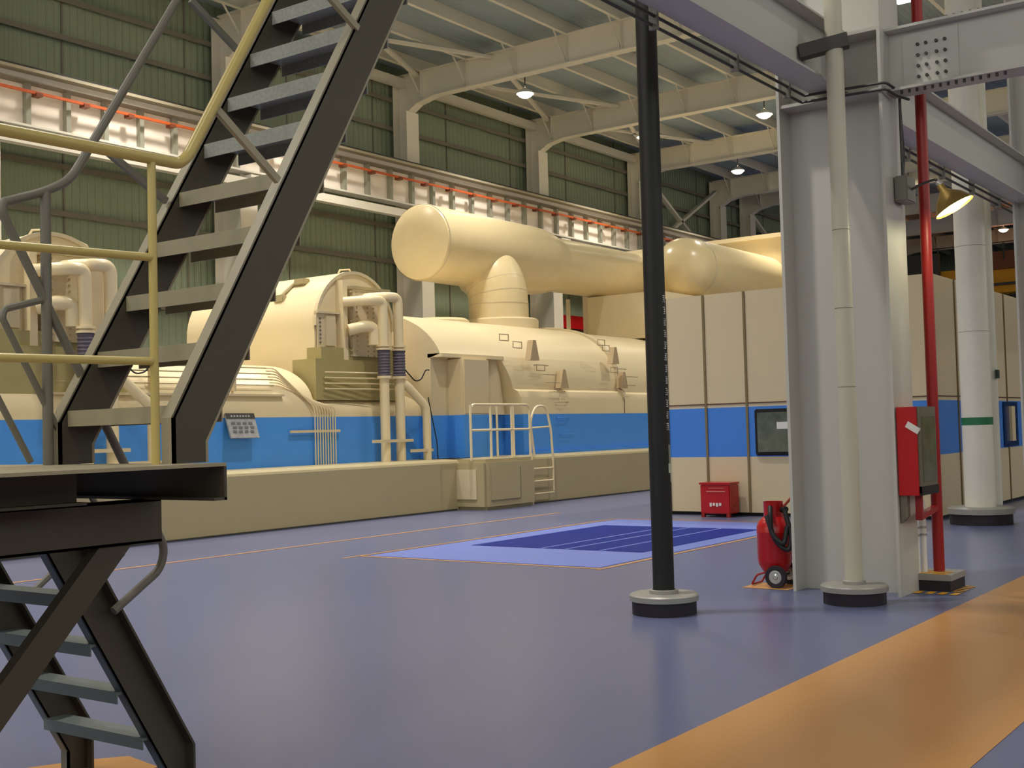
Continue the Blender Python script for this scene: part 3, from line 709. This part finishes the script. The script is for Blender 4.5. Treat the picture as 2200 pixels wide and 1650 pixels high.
# upper cross members seen above
# conduits beneath the beam
def conduit(y, z, lab):
    t = thing('conduit_run', lab, 'conduit', (8, y, z))
    MB().tube([(-11, y, z), (HX0-.05, y, z)], .011, 6).build('tube', DARK, t)
    return t
cd = thing('conduit_run', 'pair of thin dark conduits under the long beam left of the H column', 'conduit', (5, 4.34, 4.7))
cy1, cz1 = 4.36, 4.70
for dz, dy_ in ((0, 0), (-.06, .03)):
    MB().tube([(-11, cy1+dy_, cz1+dz), (10.88, cy1+dy_, cz1+dz)], .013, 8).build('tube', DARK, cd)
    MB().tube(bend([(10.9, cy1+dy_, cz1+dz), (10.9, 3.58, cz1+dz-.02), (11.1, 3.55, cz1+dz-.05), (11.3, 3.5, cz1+dz-.05)], .05), .013, 8).build('tube', DARK, cd)
for x in (2.5, 4.0, 5.5, 7.0, 8.0, 9.4, 10.5):
    MB().box((x, cy1-.02, cz1-.1), (x+.03, cy1+.05, cz1+.16)).build('hanger', GRAIL, cd)
cd2 = thing('conduit_run', 'pair of thin dark conduits under the beam right of the H column', 'conduit', (15, 4.34, 4.7))
for dz, dy_ in ((0, 0), (-.07, .03)):
    MB().tube([(11.5, cy1+dy_, cz1+dz), (29, cy1+dy_, cz1+dz)], .016, 8).build('tube', DARK, cd2)
for k in range(10):
    x = 12.6+1.35*k; MB().box((x, cy1-.02, cz1-.12), (x+.04, cy1+.05, cz1+.2)).build('hanger', GRAIL, cd2)

def disc_base(t, x, y, r=.29, h=.16, cap=.055):
    MB().lathe((x, y, 0), [(r-.02, 0), (r-.02, h-cap)], 40).build('base', RUBBER, t, 'black rubber base drum')
    MB().lathe((x, y, 0), [(r-.02, h-cap), (r, h-cap), (r, h-.012), (r-.012, h), (.05, h)], 40).build('base_cap', STEELCAP, t)
# black pipe
bp = thing('standpipe', 'tall black vertical pipe rising from a round grey-capped base', 'pipe', (9.15, 5.09, 0))
bxp, byp = 9.2, 5.1
disc_base(bp, bxp, byp, .295, .17)
MB().cyl((bxp, byp), .092, .17, 13.2, 28).build('pipe', BLACKP, bp)
MB().lathe((bxp, byp, .17), [(.125, 0), (.125, .03), (.1, .035)], 28).build('collar', STEELCAP, bp)
# faint white lettering, illegible glyph column, on the right-hand side
va = math.atan2(-byp, -bxp)
edge = va+math.radians(52)
def on_pipe(a, z, r=.0935): return Vector((bxp+r*math.cos(a), byp+r*math.sin(a), z))
rng = random.Random(3)
zs = [2.72-.1*k for k in range(12)]
for k, z in enumerate(zs):
    mb = MB()
    for j in range(4):
        zz = z-.018*j; a0 = edge+rng.uniform(-.12, .0); a1 = a0+rng.uniform(.25, .5)
        mb.add([on_pipe(a0, zz), on_pipe(a1, zz), on_pipe(a1, zz+.006), on_pipe(a0, zz+.006)], [(0, 1, 2, 3)])
    a0 = edge+.12; mb.add([on_pipe(a0, z-.055), on_pipe(a0+.06, z-.055), on_pipe(a0+.06, z+.006), on_pipe(a0, z+.006)], [(0, 1, 2, 3)])
    mb.build('lettering', WHITE, bp)
mb = MB()
for (a0, a1, z0, z1) in ((.1, .55, 1.28, 1.44), (.0, .3, 1.2, 1.28), (.3, .6, 1.12, 1.28)):
    mb.add([on_pipe(edge+a0, z0), on_pipe(edge+a1, z0), on_pipe(edge+a1, z1), on_pipe(edge+a0, z1)], [(0, 1, 2, 3)])
mb.build('arrow', mat('pale_green_mark', (196, 204, 178), .5), bp, 'pale arrow mark')
# white pipe
wp = thing('standpipe', 'slim white vertical pipe on a round base in front of the H column', 'pipe', (10.42, 3.87, 0))
wx, wyy = 10.44, 3.88
disc_base(wp, wx, wyy, .29, .165)
MB().cyl((wx, wyy), .078, .165, 13.2, 24).build('pipe', WPIPE, wp)
MB().lathe((wx, wyy, .165), [(.1, 0), (.1, .03), (.08, .04)], 24).build('collar', STEELCAP, wp)
for z in (1.9, 2.6, 3.3): MB().lathe((wx, wyy, z), [(.079, 0), (.0795, .003), (.079, .006)], 24).build('seam', GIRT, wp)
st = tag(MB().bar((wx-.12, wyy+.28, 4.93), (wx+.03, wyy-.12, 5.0), .13, .12).build('pipe_bracket', DARK), 'dark angle bracket holding the white pipe to the beam above', 'bracket')
# big round white column
rc = thing('round_column', 'thick white round pipe with green band on a round base, far right', 'pipe', (18.9, 5.0, 0))
rx, ry = 19.0, 5.05
MB().lathe((rx, ry, 0), [(.45, 0), (.45, .16)], 40).build('base', RUBBER, rc, 'black rubber base drum')
MB().lathe((rx, ry, 0), [(.45, .16), (.48, .16), (.48, .24), (.45, .26), (.1, .26)], 40).build('base_cap', STEELCAP, rc)
MB().cyl((rx, ry), .225, .26, 13.2, 36).build('pipe', WHITE if 0 else mat('white_round_paint', (228, 226, 214), .4), rc)
MB().lathe((rx, ry, 1.49), [(.2265, 0), (.2265, .115)], 36).build('band', GREEN, rc, 'green painted band')
for z in (2.9, 4.2): MB().lathe((rx, ry, z), [(.2255, 0), (.227, .003), (.2255, .006)], 36).build('seam', GIRT, rc)
# smaller pipe right behind it
r2 = thing('standpipe', 'narrow white pipe tucked just right of the thick round pipe', 'pipe', (19.6, 4.85, 0))
sx, sy = 19.6, 4.98
MB().cyl((sx, sy), .1, 0, 13.2, 20).build('pipe', mat('white_round_paint', (228, 226, 214), .4), r2)
MB().box((sx-.13, sy-.14, 2.2), (sx-.02, sy-.1, 2.33)).build('tag_plate', mat('dark_green_tag', (18, 52, 36), .5), r2, 'small dark green tag')
tag(MB().prism([(18.9, 0), (19.65, 0), (19.65, .1), (19.35, .42), (19.15, .42)], 'y', 4.2, 4.35).build('floor_bracket', WHITE), 'white sloping foot bracket on the floor behind the round pipe base', 'bracket')

# fire hose cabinet, red riser, base box
fc = thing('fire_hose_cabinet', 'red fire hose cabinet with dusty glass front on the side of the H column', 'cabinet', (11.3, 3.5, .9))
FX0, FX1, FY0, FY1, FZ0, FZ1 = 10.95, 11.47, 3.44, 3.62, .915, 1.715
MB().box((FX0, FY0, FZ0), (FX1, FY1, FZ1)).build('body', RED, fc)
fdoor = MB().box((FX0+.02, FY0-.02, FZ0+.02), (FX1-.02, FY0, FZ1-.0)).build('door', mat('grey_door_frame', (120, 116, 96), .4, metal=.3), fc)
MB().box((FX0+.08, FY0-.026, FZ0+.12), (FX1-.06, FY0-.018, FZ1-.09)).build('glass', mat('dusty_cabinet_glass', (112, 112, 88), .15, var=.5, scale=7, spec=.8), fdoor)
MB().box((FX0+.02, FY0-.024, FZ0), (FX1, FY0, FZ0+.08)).build('door_bottom', BLACK, fc)
n0 = on('x', FX0-.004, 1951, 916)
mb = MB(); c = on('x', FX0-.004, 1961, 919)
a_, b_ = Vector((0, -.055, -.035)), Vector((0, -.03, .05))
mb.add([c+Vector((-.002, 0, 0))+a_*s_+b_*t_*.5 for s_, t_ in ((-1, -1), (1, -1), (1, 1), (-1, 1))], [(0, 1, 2, 3)])
mb.build('paper_note', WHITE, fc)
MB().prism([(3.62, .915), (3.56, .915), (3.56, .72), (3.62, .66)], 'x', 10.98, 11.06).build('bracket', GIRT, fc)
MB().box((11.08, 3.46, .7), (11.12, 3.52, .92)).build('bracket', REDD, fc)
MB().bar((11.08, 3.49, .71), (11.7, 3.52, .76), .06, .05).build('bracket', REDD, fc)
rr = thing('standpipe', 'red fire riser pipe rising from the hazard-striped box', 'pipe', (11.75, 3.55, 0))
rrx, rry = 11.72, 3.52
MB().cyl((rrx, rry), .052, .15, 13.2, 20).build('pipe', REDD, rr)
pb = thing('pipe_base_box', 'black box with steel lid and yellow stripes at the foot of the red riser', 'box', (11.66, 3.5, 0))
BX0, BX1, BY0, BY1 = 11.43, 11.92, 3.33, 3.7
MB().box((BX0+.01, BY0+.01, 0), (BX1-.01, BY1-.01, .1)).build('body', RUBBER, pb)
MB().box((BX0, BY0, .1), (BX1, BY1, .155)).build('lid', STEELCAP, pb)
hz = MB(); YEL = mat('hazard_yellow', (216, 158, 28), .5, var=.2, scale=20)
for k in range(3): hz.add([(BX0+.01+.1*k, BY0+.04, .157), (BX0+.07+.1*k, BY0+.04, .157), (BX0+.13+.1*k, BY1-.03, .157), (BX0+.05+.1*k, BY1-.03, .157)], [(0, 1, 2, 3)])
hz.build('hazard_stripe', YEL, pb)
hm = MB()
for (x0, y0, x1, y1) in ((BX0-.2, BY0-.1, BX0, BY1+.0),):
    for k in range(4): hm.add([(x0, y0+.11*k, .004), (x0+.16, y0+.11*k, .004), (x0+.16, y0+.06+.11*k, .004), (x0, y0+.07+.11*k, .004)], [(0, 1, 2, 3)])
for k in range(5): hm.add([(BX0+.0+.1*k, BY0-.1, .004), (BX0+.05+.1*k, BY0-.1, .004), (BX0+.09+.1*k, BY0, .004), (BX0+.03+.1*k, BY0, .004)], [(0, 1, 2, 3)])
hm.build('hazard_marking', YEL, fl, 'yellow hazard stripes on the floor around the box')
for i, (x, y, r) in enumerate(((11.5, 3.655, .028), (11.6, 3.62, .028))):
    t = thing('drain_pipe', ('left' if i == 0 else 'right')+' one of two thin white pipes under the fire cabinet', 'pipe', (x, y, 0))
    MB().cyl((x, y), r, .155, .84, 14).build('pipe', WHITE, t)
    for z in (.5, .57): MB().cyl((x, y), r+.007, z, z+.02, 14).build('coupling', CHROME, t)
# junction box and conduit on the column
jb = thing('junction_box', 'grey metal junction box with conduit on the edge of the H column', 'electrical box', (11.3, 3.56, 3.7))
MB().rbox((11.15, 3.5, 3.62), (11.4, 3.62, 3.86), .01).build('body', GRAIL, jb)
MB().tube([(11.25, 3.57, 3.86), (11.25, 3.57, 4.6)], .014, 8).build('conduit', DARK, jb)
MB().tube(bend([(11.28, 3.57, 3.86), (11.3, 3.56, 4.1), (11.24, 3.56, 4.5)], .1), .006, 6).build('cable', DARK, jb)
# tilted lamp
wlp = thing('wall_lamp', 'tilted glowing dish lamp on a curved arm beside the red riser', 'lamp', (11.2, 3.2, 3.6))
cl_ = on('x', 11.25, 2052, 446); ax = Vector((-.35, -.62, -.95)).normalized()
d1 = on('x', 11.25, 2090, 420); d0 = on('x', 11.25, 2013, 471)
rad = (d1-d0).length/2; cmid = (d1+d0)/2; alongv = (d1-d0).normalized()
nv = alongv.cross(Vector((1, 0, 0))).normalized()
if nv.z > 0: nv = -nv
nv = (nv+Vector((.08, 0, 0))).normalized()
u_ = alongv; v_ = nv.cross(u_).normalized()
def dish(prof, n=28):
    vs = [cmid-nv*h+u_*math.cos(2*PI*j/n)*r+v_*math.sin(2*PI*j/n)*r for r, h in prof for j in range(n)]
    return MB().add(vs, [(i*n+j, i*n+(j+1) % n, (i+1)*n+(j+1) % n, (i+1)*n+j) for i in range(len(prof)-1) for j in range(n)], True)
dish([(rad, 0), (rad*.95, .02), (rad*.7, .1), (rad*.35, .16), (rad*.2, .19), (rad*.18, .25), (.001, .26)]).build('shade', BRASS, wlp)
dish([(rad*.94, .015), (rad*.5, .01), (.001, .008)]).build('glowing_lens', GLOWY, wlp)
top = cmid-nv*.25
MB().tube(bend([tuple(top), tuple(top+Vector((0, .03, .06))), (11.28, 3.4, 3.78), (11.28, 3.5, 3.74)], .06), .012, 8).build('arm', DARK, wlp)
MB().tube([top+Vector((0, -.02, 0)), top+Vector((0, .02, .03))], .03, 10).build('knuckle', CHROME, wlp)
lamp('wall_lamp_light', 'POINT', tuple(cmid+nv*.06), 14, .06, (1, .92, .55))

# wheeled fire extinguisher
ex = thing('fire_extinguisher', 'red wheeled fire extinguisher parked left of the H column', 'fire extinguisher', (11.15, 4.9, 0))
exx, exy = 11.2, 4.955
MB().lathe((exx, exy, 0), [(.001, .1), (.07, .11), (.12, .15), (.155, .21), (.168, .26), (.168, .52), (.171, .53), (.168, .54), (.168, .58), (.145, .64), (.1, .68), (.06, .70), (.05, .72), (.001, .72)], 32).build('cylinder', RED, ex)
MB().lathe((exx, exy, 0), [(.095, .66), (.095, .82), (.098, .83)], 28).lathe((exx, exy, 0), [(.088, .83), (.088, .66)], 28).build('collar', RED, ex)
MB().cyl((exx, exy), .03, .7, .78, 12).tube([(exx-.05, exy-.06, .77), (exx-.02, exy+.06, .77)], .02, 10).build('valve', BRASS, ex)
wxy = on('x', 11.02, 1667, 1243)
for dx, dyy in ((-.17, -.08), (.17, -.08)):
    c_ = (exx+dx, exy+dyy, .11)
    whl = MB().lathe(c_, [(.06, -.022), (.105, -.024), (.11, -.012), (.11, .012), (.105, .024), (.06, .022)], 32, axis='x').build('wheel', RUBBER, ex)
    MB().lathe(c_, [(.001, -.03), (.02, -.03), (.03, -.02), (.06, -.024), (.075, -.018), (.075, .018), (.001, .022)], 28, axis='x').build('wheel_disc', CHROME, whl)
MB().tube([(exx-.17, exy-.08, .11), (exx+.17, exy-.08, .11)], .012, 8).build('axle', DARK, ex)
MB().tube(bend([(exx-.1, exy+.02, .15), (exx-.12, exy+.14, .12), (exx-.12, exy+.2, .02), (exx+.12, exy+.2, .02), (exx+.12, exy+.14, .12), (exx+.1, exy+.02, .15)], .03), .01, 8).build('stand', REDD, ex)
MB().tube([(exx+.02, exy-.08, .76), (exx-.02, exy-.21, .88)], .014, 8).tube([(exx-.04, exy-.12, .3), (exx+.02, exy-.08, .76)], .01, 8).build('handle', mat('faded_red_handle', (180, 80, 66), .5), ex)
MB().tube(bend([(exx-.12, exy-.02, .78), (exx-.19, exy-.05, .72), (exx-.19, exy-.05, .55), (exx-.17, exy-.12, .42), (exx-.16, exy-.22, .36), (exx-.13, exy-.24, .5), (exx-.1, exy-.16, .76)], .06), .024, 10).build('hose', HOSE, ex, 'black rubber hose')
MB().tube(bend([(exx-.16, exy+.0, .7), (exx-.2, exy-.08, .5), (exx-.18, exy-.18, .42), (exx-.14, exy-.2, .6)], .05), .024, 10).build('hose', HOSE, ex, 'black rubber hose')
MB().tube([(exx-.02, exy-.1, .75), (exx-.06, exy-.16, .76)], .028, 14).build('gauge', BLACK, ex)
sheet('marking_line', [(10.95, 4.72), (11.35, 4.72), (11.35, 5.2), (10.95, 5.2)], .004, LINEO, 'orange floor square under the fire extinguisher')

# ================================================================ STAIR
YR, YL = 3.672, 4.39
sg = thing('upper_stair', 'steep steel stair flight rising to the right, close to the camera at the left', 'stair', (3.1, 4.0, 1.5))
ZL = 1.51
DX, DZ = .1393, .2464
dirv = Vector((DX, 0, DZ)).normalized(); nrm_ = Vector((-dirv.z, 0, dirv.x))   # towards upper left
def stringer(y, top0, bot0, length, parent, flip=1):
    """channel: web plate in plane y, flanges pointing to +y"""
    w_ = (top0-bot0).length
    a, b = top0, bot0; A, B = a+dirv*length, b+dirv*length
    foot_t = Vector((a.x, y, ZL)); foot_b = Vector((b.x, y, ZL))
    web = MB(); t = .012
    vs = [p+Vector((0, dy_, 0)) for dy_ in (0, t) for p in (foot_t, foot_b, b, B, A, a)]
    web.add(vs, [(0, 1, 2, 3, 4, 5), (11, 10, 9, 8, 7, 6)]+[(i, (i+1) % 6, 6+(i+1) % 6, 6+i) for i in range(6)])
    web.build('stringer_web', OLIVED, parent)
    fl_ = MB(); fw = .07
    for path in ((foot_t, a, A), (foot_b, b, B)):
        for p, q_ in zip(path[:-1], path[1:]):
            fl_.add([p, q_, q_+Vector((0, fw, 0)), p+Vector((0, fw, 0))]+[v+Vector((.012, 0, 0)) for v in (p, q_, q_+Vector((0, fw, 0)), p+Vector((0, fw, 0)))], [(0, 1, 2, 3), (7, 6, 5, 4), (0, 4, 5, 1), (1, 5, 6, 2), (2, 6, 7, 3), (3, 7, 4, 0)])
    fl_.build('stringer_flange', OLIVE, parent)
# right stringer: top edge through photo points, plane YR
ta, tb = on('y', YR, 372, 897), on('y', YR, 582, 450)
ba, bb_ = on('y', YR, 418, 960), on('y', YR, 664, 450)
dirv = (on('y', YR, 759, 65)-ta).normalized(); nrm_ = Vector((-dirv.z, 0, dirv.x))
DZ = .2464; DX = DZ*dirv.x/dirv.z
wch = abs((bb_-ta).dot(nrm_))
t0 = ta; b0 = ta-nrm_*wch
LEN = 3.25
stringer(YR, t0, b0, LEN, sg)
off = Vector((0, YL-YR, 0))
stringer(YL, t0+off+Vector((.0, 0, 0)), b0+off, LEN, sg)
# treads
n = 12
for k in range(n):
    z = 1.729+.2464*k
    # nose position: on the stringer's top edge line at this height
    xx = t0.x+(z-t0.z)*dirv.x/dirv.z+.015
    MB().box((xx, YR+.014, z-.012), (xx+.2, YL-.002, z)).box((xx-.006, YR+.014, z-.065), (xx, YL-.002, z)).box((xx+.2, YR+.014, z-.065), (xx+.206, YL-.002, z)).build('tread', PLATE if k > 4 else OLIVE, sg)
# landing
ld2 = thing('stair_landing', 'steel stair landing with dark channel edge at the left', 'landing', (1.5, 4.4, 1.4))
XLE = 2.97
MB().box((-1.5, 3.44, ZL-.012), (XLE, 5.4, ZL)).build('deck', OLIVE, ld2)
MB().box((XLE-.012, 3.44, ZL-.135), (XLE, 4.55, ZL-.012)).box((XLE-.06, 3.44, ZL-.135), (XLE, 4.55, ZL-.125)).build('end_channel', OLIVED, ld2)
MB().box((-1.5, 3.74, ZL-.13), (2.55, 3.75, ZL-.012)).box((-1.5, 3.68, ZL-.13), (2.55, 3.75, ZL-.12)).build('edge_channel', OLIVED, ld2)
xs_ = on('y', 3.85, 345, 1090).x
MB().box((-1.5, 3.845, ZL-.30), (xs_, 3.857, ZL-.135)).box((-1.5, 3.845, ZL-.145), (xs_, 3.92, ZL-.135)).box((-1.5, 3.845, ZL-.30), (xs_, 3.92, ZL-.29)).build('support_channel', OLIVED, ld2)
MB().box((-1.5, 5.3, ZL-.30), (xs_, 5.312, ZL-.02)).build('support_channel', OLIVED, ld2)
sa, sb = on('y', 3.88, 292, 1128), on('y', 3.88, -20, 1555)
sd_ = (sb-sa).normalized(); pfoot = sa+sd_*((sa.z)/(-sd_.z))
MB().bar(sa+Vector((0, 0, .05)), pfoot, .05, .105, (0, 0, 1)).build('knee_brace', OLIVED, ld2)
for xx in (-1.4,):
    for yy in (3.9, 5.3): MB().box((xx, yy-.05, 0), (xx+.1, yy+.05, ZL-.3)).build('leg', OLIVED, ld2)
MB().box((pfoot.x-.1, 3.8, 0), (pfoot.x+.1, 3.96, .012)).build('foot_plate', OLIVED, ld2)

# lower flight
lf = thing('lower_stair', 'lower steel stair flight descending to the floor under the landing', 'stair', (3.4, 4.9, 0))
Y2R, Y2L = 4.5, 5.26
pts_r = [on('y', Y2R, 106, 1200), on('y', Y2R, 270, 1500)]; pts_q = [on('y', Y2R, 190, 1200), on('y', Y2R, 352, 1500)]
dv = (pts_q[1]-pts_q[0]).normalized(); nv2 = Vector((-dv.z, 0, dv.x))
wl2 = abs((pts_r[0]-pts_q[0]).dot(nv2))
def lower_stringer(y):
    top = Vector((pts_q[0].x, y, pts_q[0].z)); bot = top+nv2*wl2 if nv2.x < 0 else top-nv2*wl2
    def at(p, z): return p+dv*((z-p.z)/dv.z)
    zt = ZL-.02
    T0, T1 = at(top, zt), at(top, .22); B0, B1 = at(bot, zt), at(bot, .10)
    F1, F0 = Vector((T1.x, y, 0)), Vector((B1.x, y, 0))
    loop = [T0, T1, F1, F0, B1, B0]; t = .012
    MB().add([p+Vector((0, d_, 0)) for d_ in (0, t) for p in loop], [(0, 1, 2, 3, 4, 5), (11, 10, 9, 8, 7, 6)]+[(i, (i+1) % 6, 6+(i+1) % 6, 6+i) for i in range(6)]).build('stringer_web', OLIVED, lf)
    f_ = MB(); fw = Vector((0, .06, 0))
    f2 = MB(); bw = Vector((0, -.055, 0))
    for p, q_ in ((T0, T1), (T1, F1)):
        f2.add([v+o_ for o_ in (Vector((0, 0, 0)), Vector((-.012, 0, 0))) for v in (p, q_, q_+bw, p+bw)], [(0, 1, 2, 3), (7, 6, 5, 4), (0, 4, 5, 1), (1, 5, 6, 2), (2, 6, 7, 3), (3, 7, 4, 0)])
    f2.build('stringer_flange', OLIVED, lf)  # shade under the top flange put into its colour
    for p, q_ in ((B0, B1), (B1, F0)):
        e_ = Vector((.01 if (p in (T0, T1)) else -.01, 0, 0))*-1
        vs = [p, q_, q_+fw, p+fw]; f_.add(vs+[v+e_ for v in vs], [(0, 1, 2, 3), (7, 6, 5, 4), (0, 4, 5, 1), (1, 5, 6, 2), (2, 6, 7, 3), (3, 7, 4, 0)])
    f_.build('stringer_flange', mat('stair_flange_bluegrey', (98, 106, 106), .42, var=.08, scale=7), lf)
    return T0, B0, top
T0, B0, topp = lower_stringer(Y2R); lower_stringer(Y2L)
for k in range(6):
    z = .285+.2255*k
    if z > ZL-.05: break
    p = on('y', Y2R, 314, 1587); xx = p.x+(z-.285)*dv.x/dv.z-.005
    MB().box((xx, Y2R+.013, z-.012), (xx+.11, Y2L-.002, z)).box((xx-.006, Y2R+.013, z-.05), (xx, Y2L-.002, z+.002)).box((xx+.11, Y2R+.013, z-.05), (xx+.116, Y2L-.002, z)).build('tread', mat('tread_bluegrey', (112, 122, 120), .45, var=.1, scale=20), lf)

# handrails
YG = 4.42
P = lambda y, *pp: [on('y', y, a, b) for a, b in pp]
rg = thing('handrail', 'grey tube handrail winding from the upper flight down to the lower flight', 'handrail', (2.9, YG, 1.5))
d_up = (on('y', YG, 190, 320)-on('y', YG, 380, 0))*-1; d_up.normalize()
hi = on('y', YG, 380, 0)+d_up*.85
MB().tube(bend([hi]+P(YG, (192, 318), (150, 388), (95, 412), (6, 434), (4, 456), (320, 1105), (354, 1175), (345, 1222), (244, 1313)), .1, 6), .019, 10).build('top_rail', GRAIL, rg)
MB().tube(bend(P(YG, (96, 643), (10, 664), (4, 682), (92, 858), (160, 995), (262, 1195)), .05, 5), .014, 8).build('mid_rail', GRAIL, rg)
MB().tube(P(YG, (-30, 806), (66, 993)), .014, 8).build('mid_rail', GRAIL, rg)
p = on('y', YG, 97, 413); q_ = on('y', YG, 99, 900)
MB().tube([p, (p.x, YG, ZL)], .022, 10).build('post', GRAIL, rg)
for a, b in (((232, 327), (357, 432)), ((409, 0), (512, 110))):
    MB().bar(on('y', YG, *a), on('y', YG, *b), .03, .022, (0, 1, 0)).build('baluster', GRAIL, rg)
# lower rail on the far side, glimpsed through
yg = thing('handrail', 'yellowish tube guard rail with mid rails, nearest the camera at the left', 'handrail', (2.5, YR, 1.5))
d_y = (on('y', YR, 575, 0)-on('y', YR, 398, 343)).normalized()
top_ = on('y', YR, 575, 0)+d_y*.9
MB().tube(bend([Vector((-1.4, YR, on('y', YR, 0, 278).z)), on('y', YR, 0, 278), on('y', YR, 384, 352), on('y', YR, 402, 338), top_], .04, 5), .022, 12).build('top_rail', YRAIL, yg)
for (a, b) in (((0, 525), (325, 553)), ((0, 768), (325, 776))):
    pa, pb_ = on('y', YR, *a), on('y', YR, *b)
    MB().tube([pa+(pa-pb_)*5, pb_], .0155, 10).build('mid_rail', YRAIL, yg)
p = on('y', YR, 325, 345)
MB().tube([(p.x, YR, p.z), (p.x, YR, ZL)], .0165, 10).build('post', YRAIL, yg)
MB().tube([(p.x-1.3, YR, p.z), (p.x-1.3, YR, ZL)], .0165, 10).build('post', YRAIL, yg)
for a, b in (((462, 232), (597, 388)), ((688, -30), (768, 62))):
    MB().bar(on('y', YR, *a), on('y', YR, *b), .03, .022, (0, 1, 0)).build('baluster', OLIVE, yg)

MB().prism([tuple(on('y', 4.40, a, b))[::2] for a, b in ((139, 893), (215, 893), (189, 925), (178, 975), (160, 985))], 'y', 4.395, 4.405).build('gusset_plate', OLIVED, rg)
YF = 5.34
MB().tube(bend([on('y', YF, -60, 1000), on('y', YF, 112, 1150), on('y', YF, 140, 1205), on('y', YF, 70, 1272)], .1, 6), .017, 8).build('far_rail', GRAIL, rg)
# roof light above the cross beam
ra, rb = on('z', 13.1, 1930, 8), on('z', 13.1, 2008, -30)
rl = thing('roof_light', 'bright white roof light panel glimpsed above the bolted cross beam', 'light panel', ((ra.x+rb.x)/2, (ra.y+rb.y)/2, 13.1))
MB().box((min(ra.x, rb.x)-.1, min(ra.y, rb.y)-.1, 13.1), (max(ra.x, rb.x)+.1, max(ra.y, rb.y)+.1, 13.6)).build('frame', GREYS, rl)
MB().box((min(ra.x, rb.x), min(ra.y, rb.y), 13.07), (max(ra.x, rb.x), max(ra.y, rb.y), 13.1)).build('panel', GLOWW, rl)
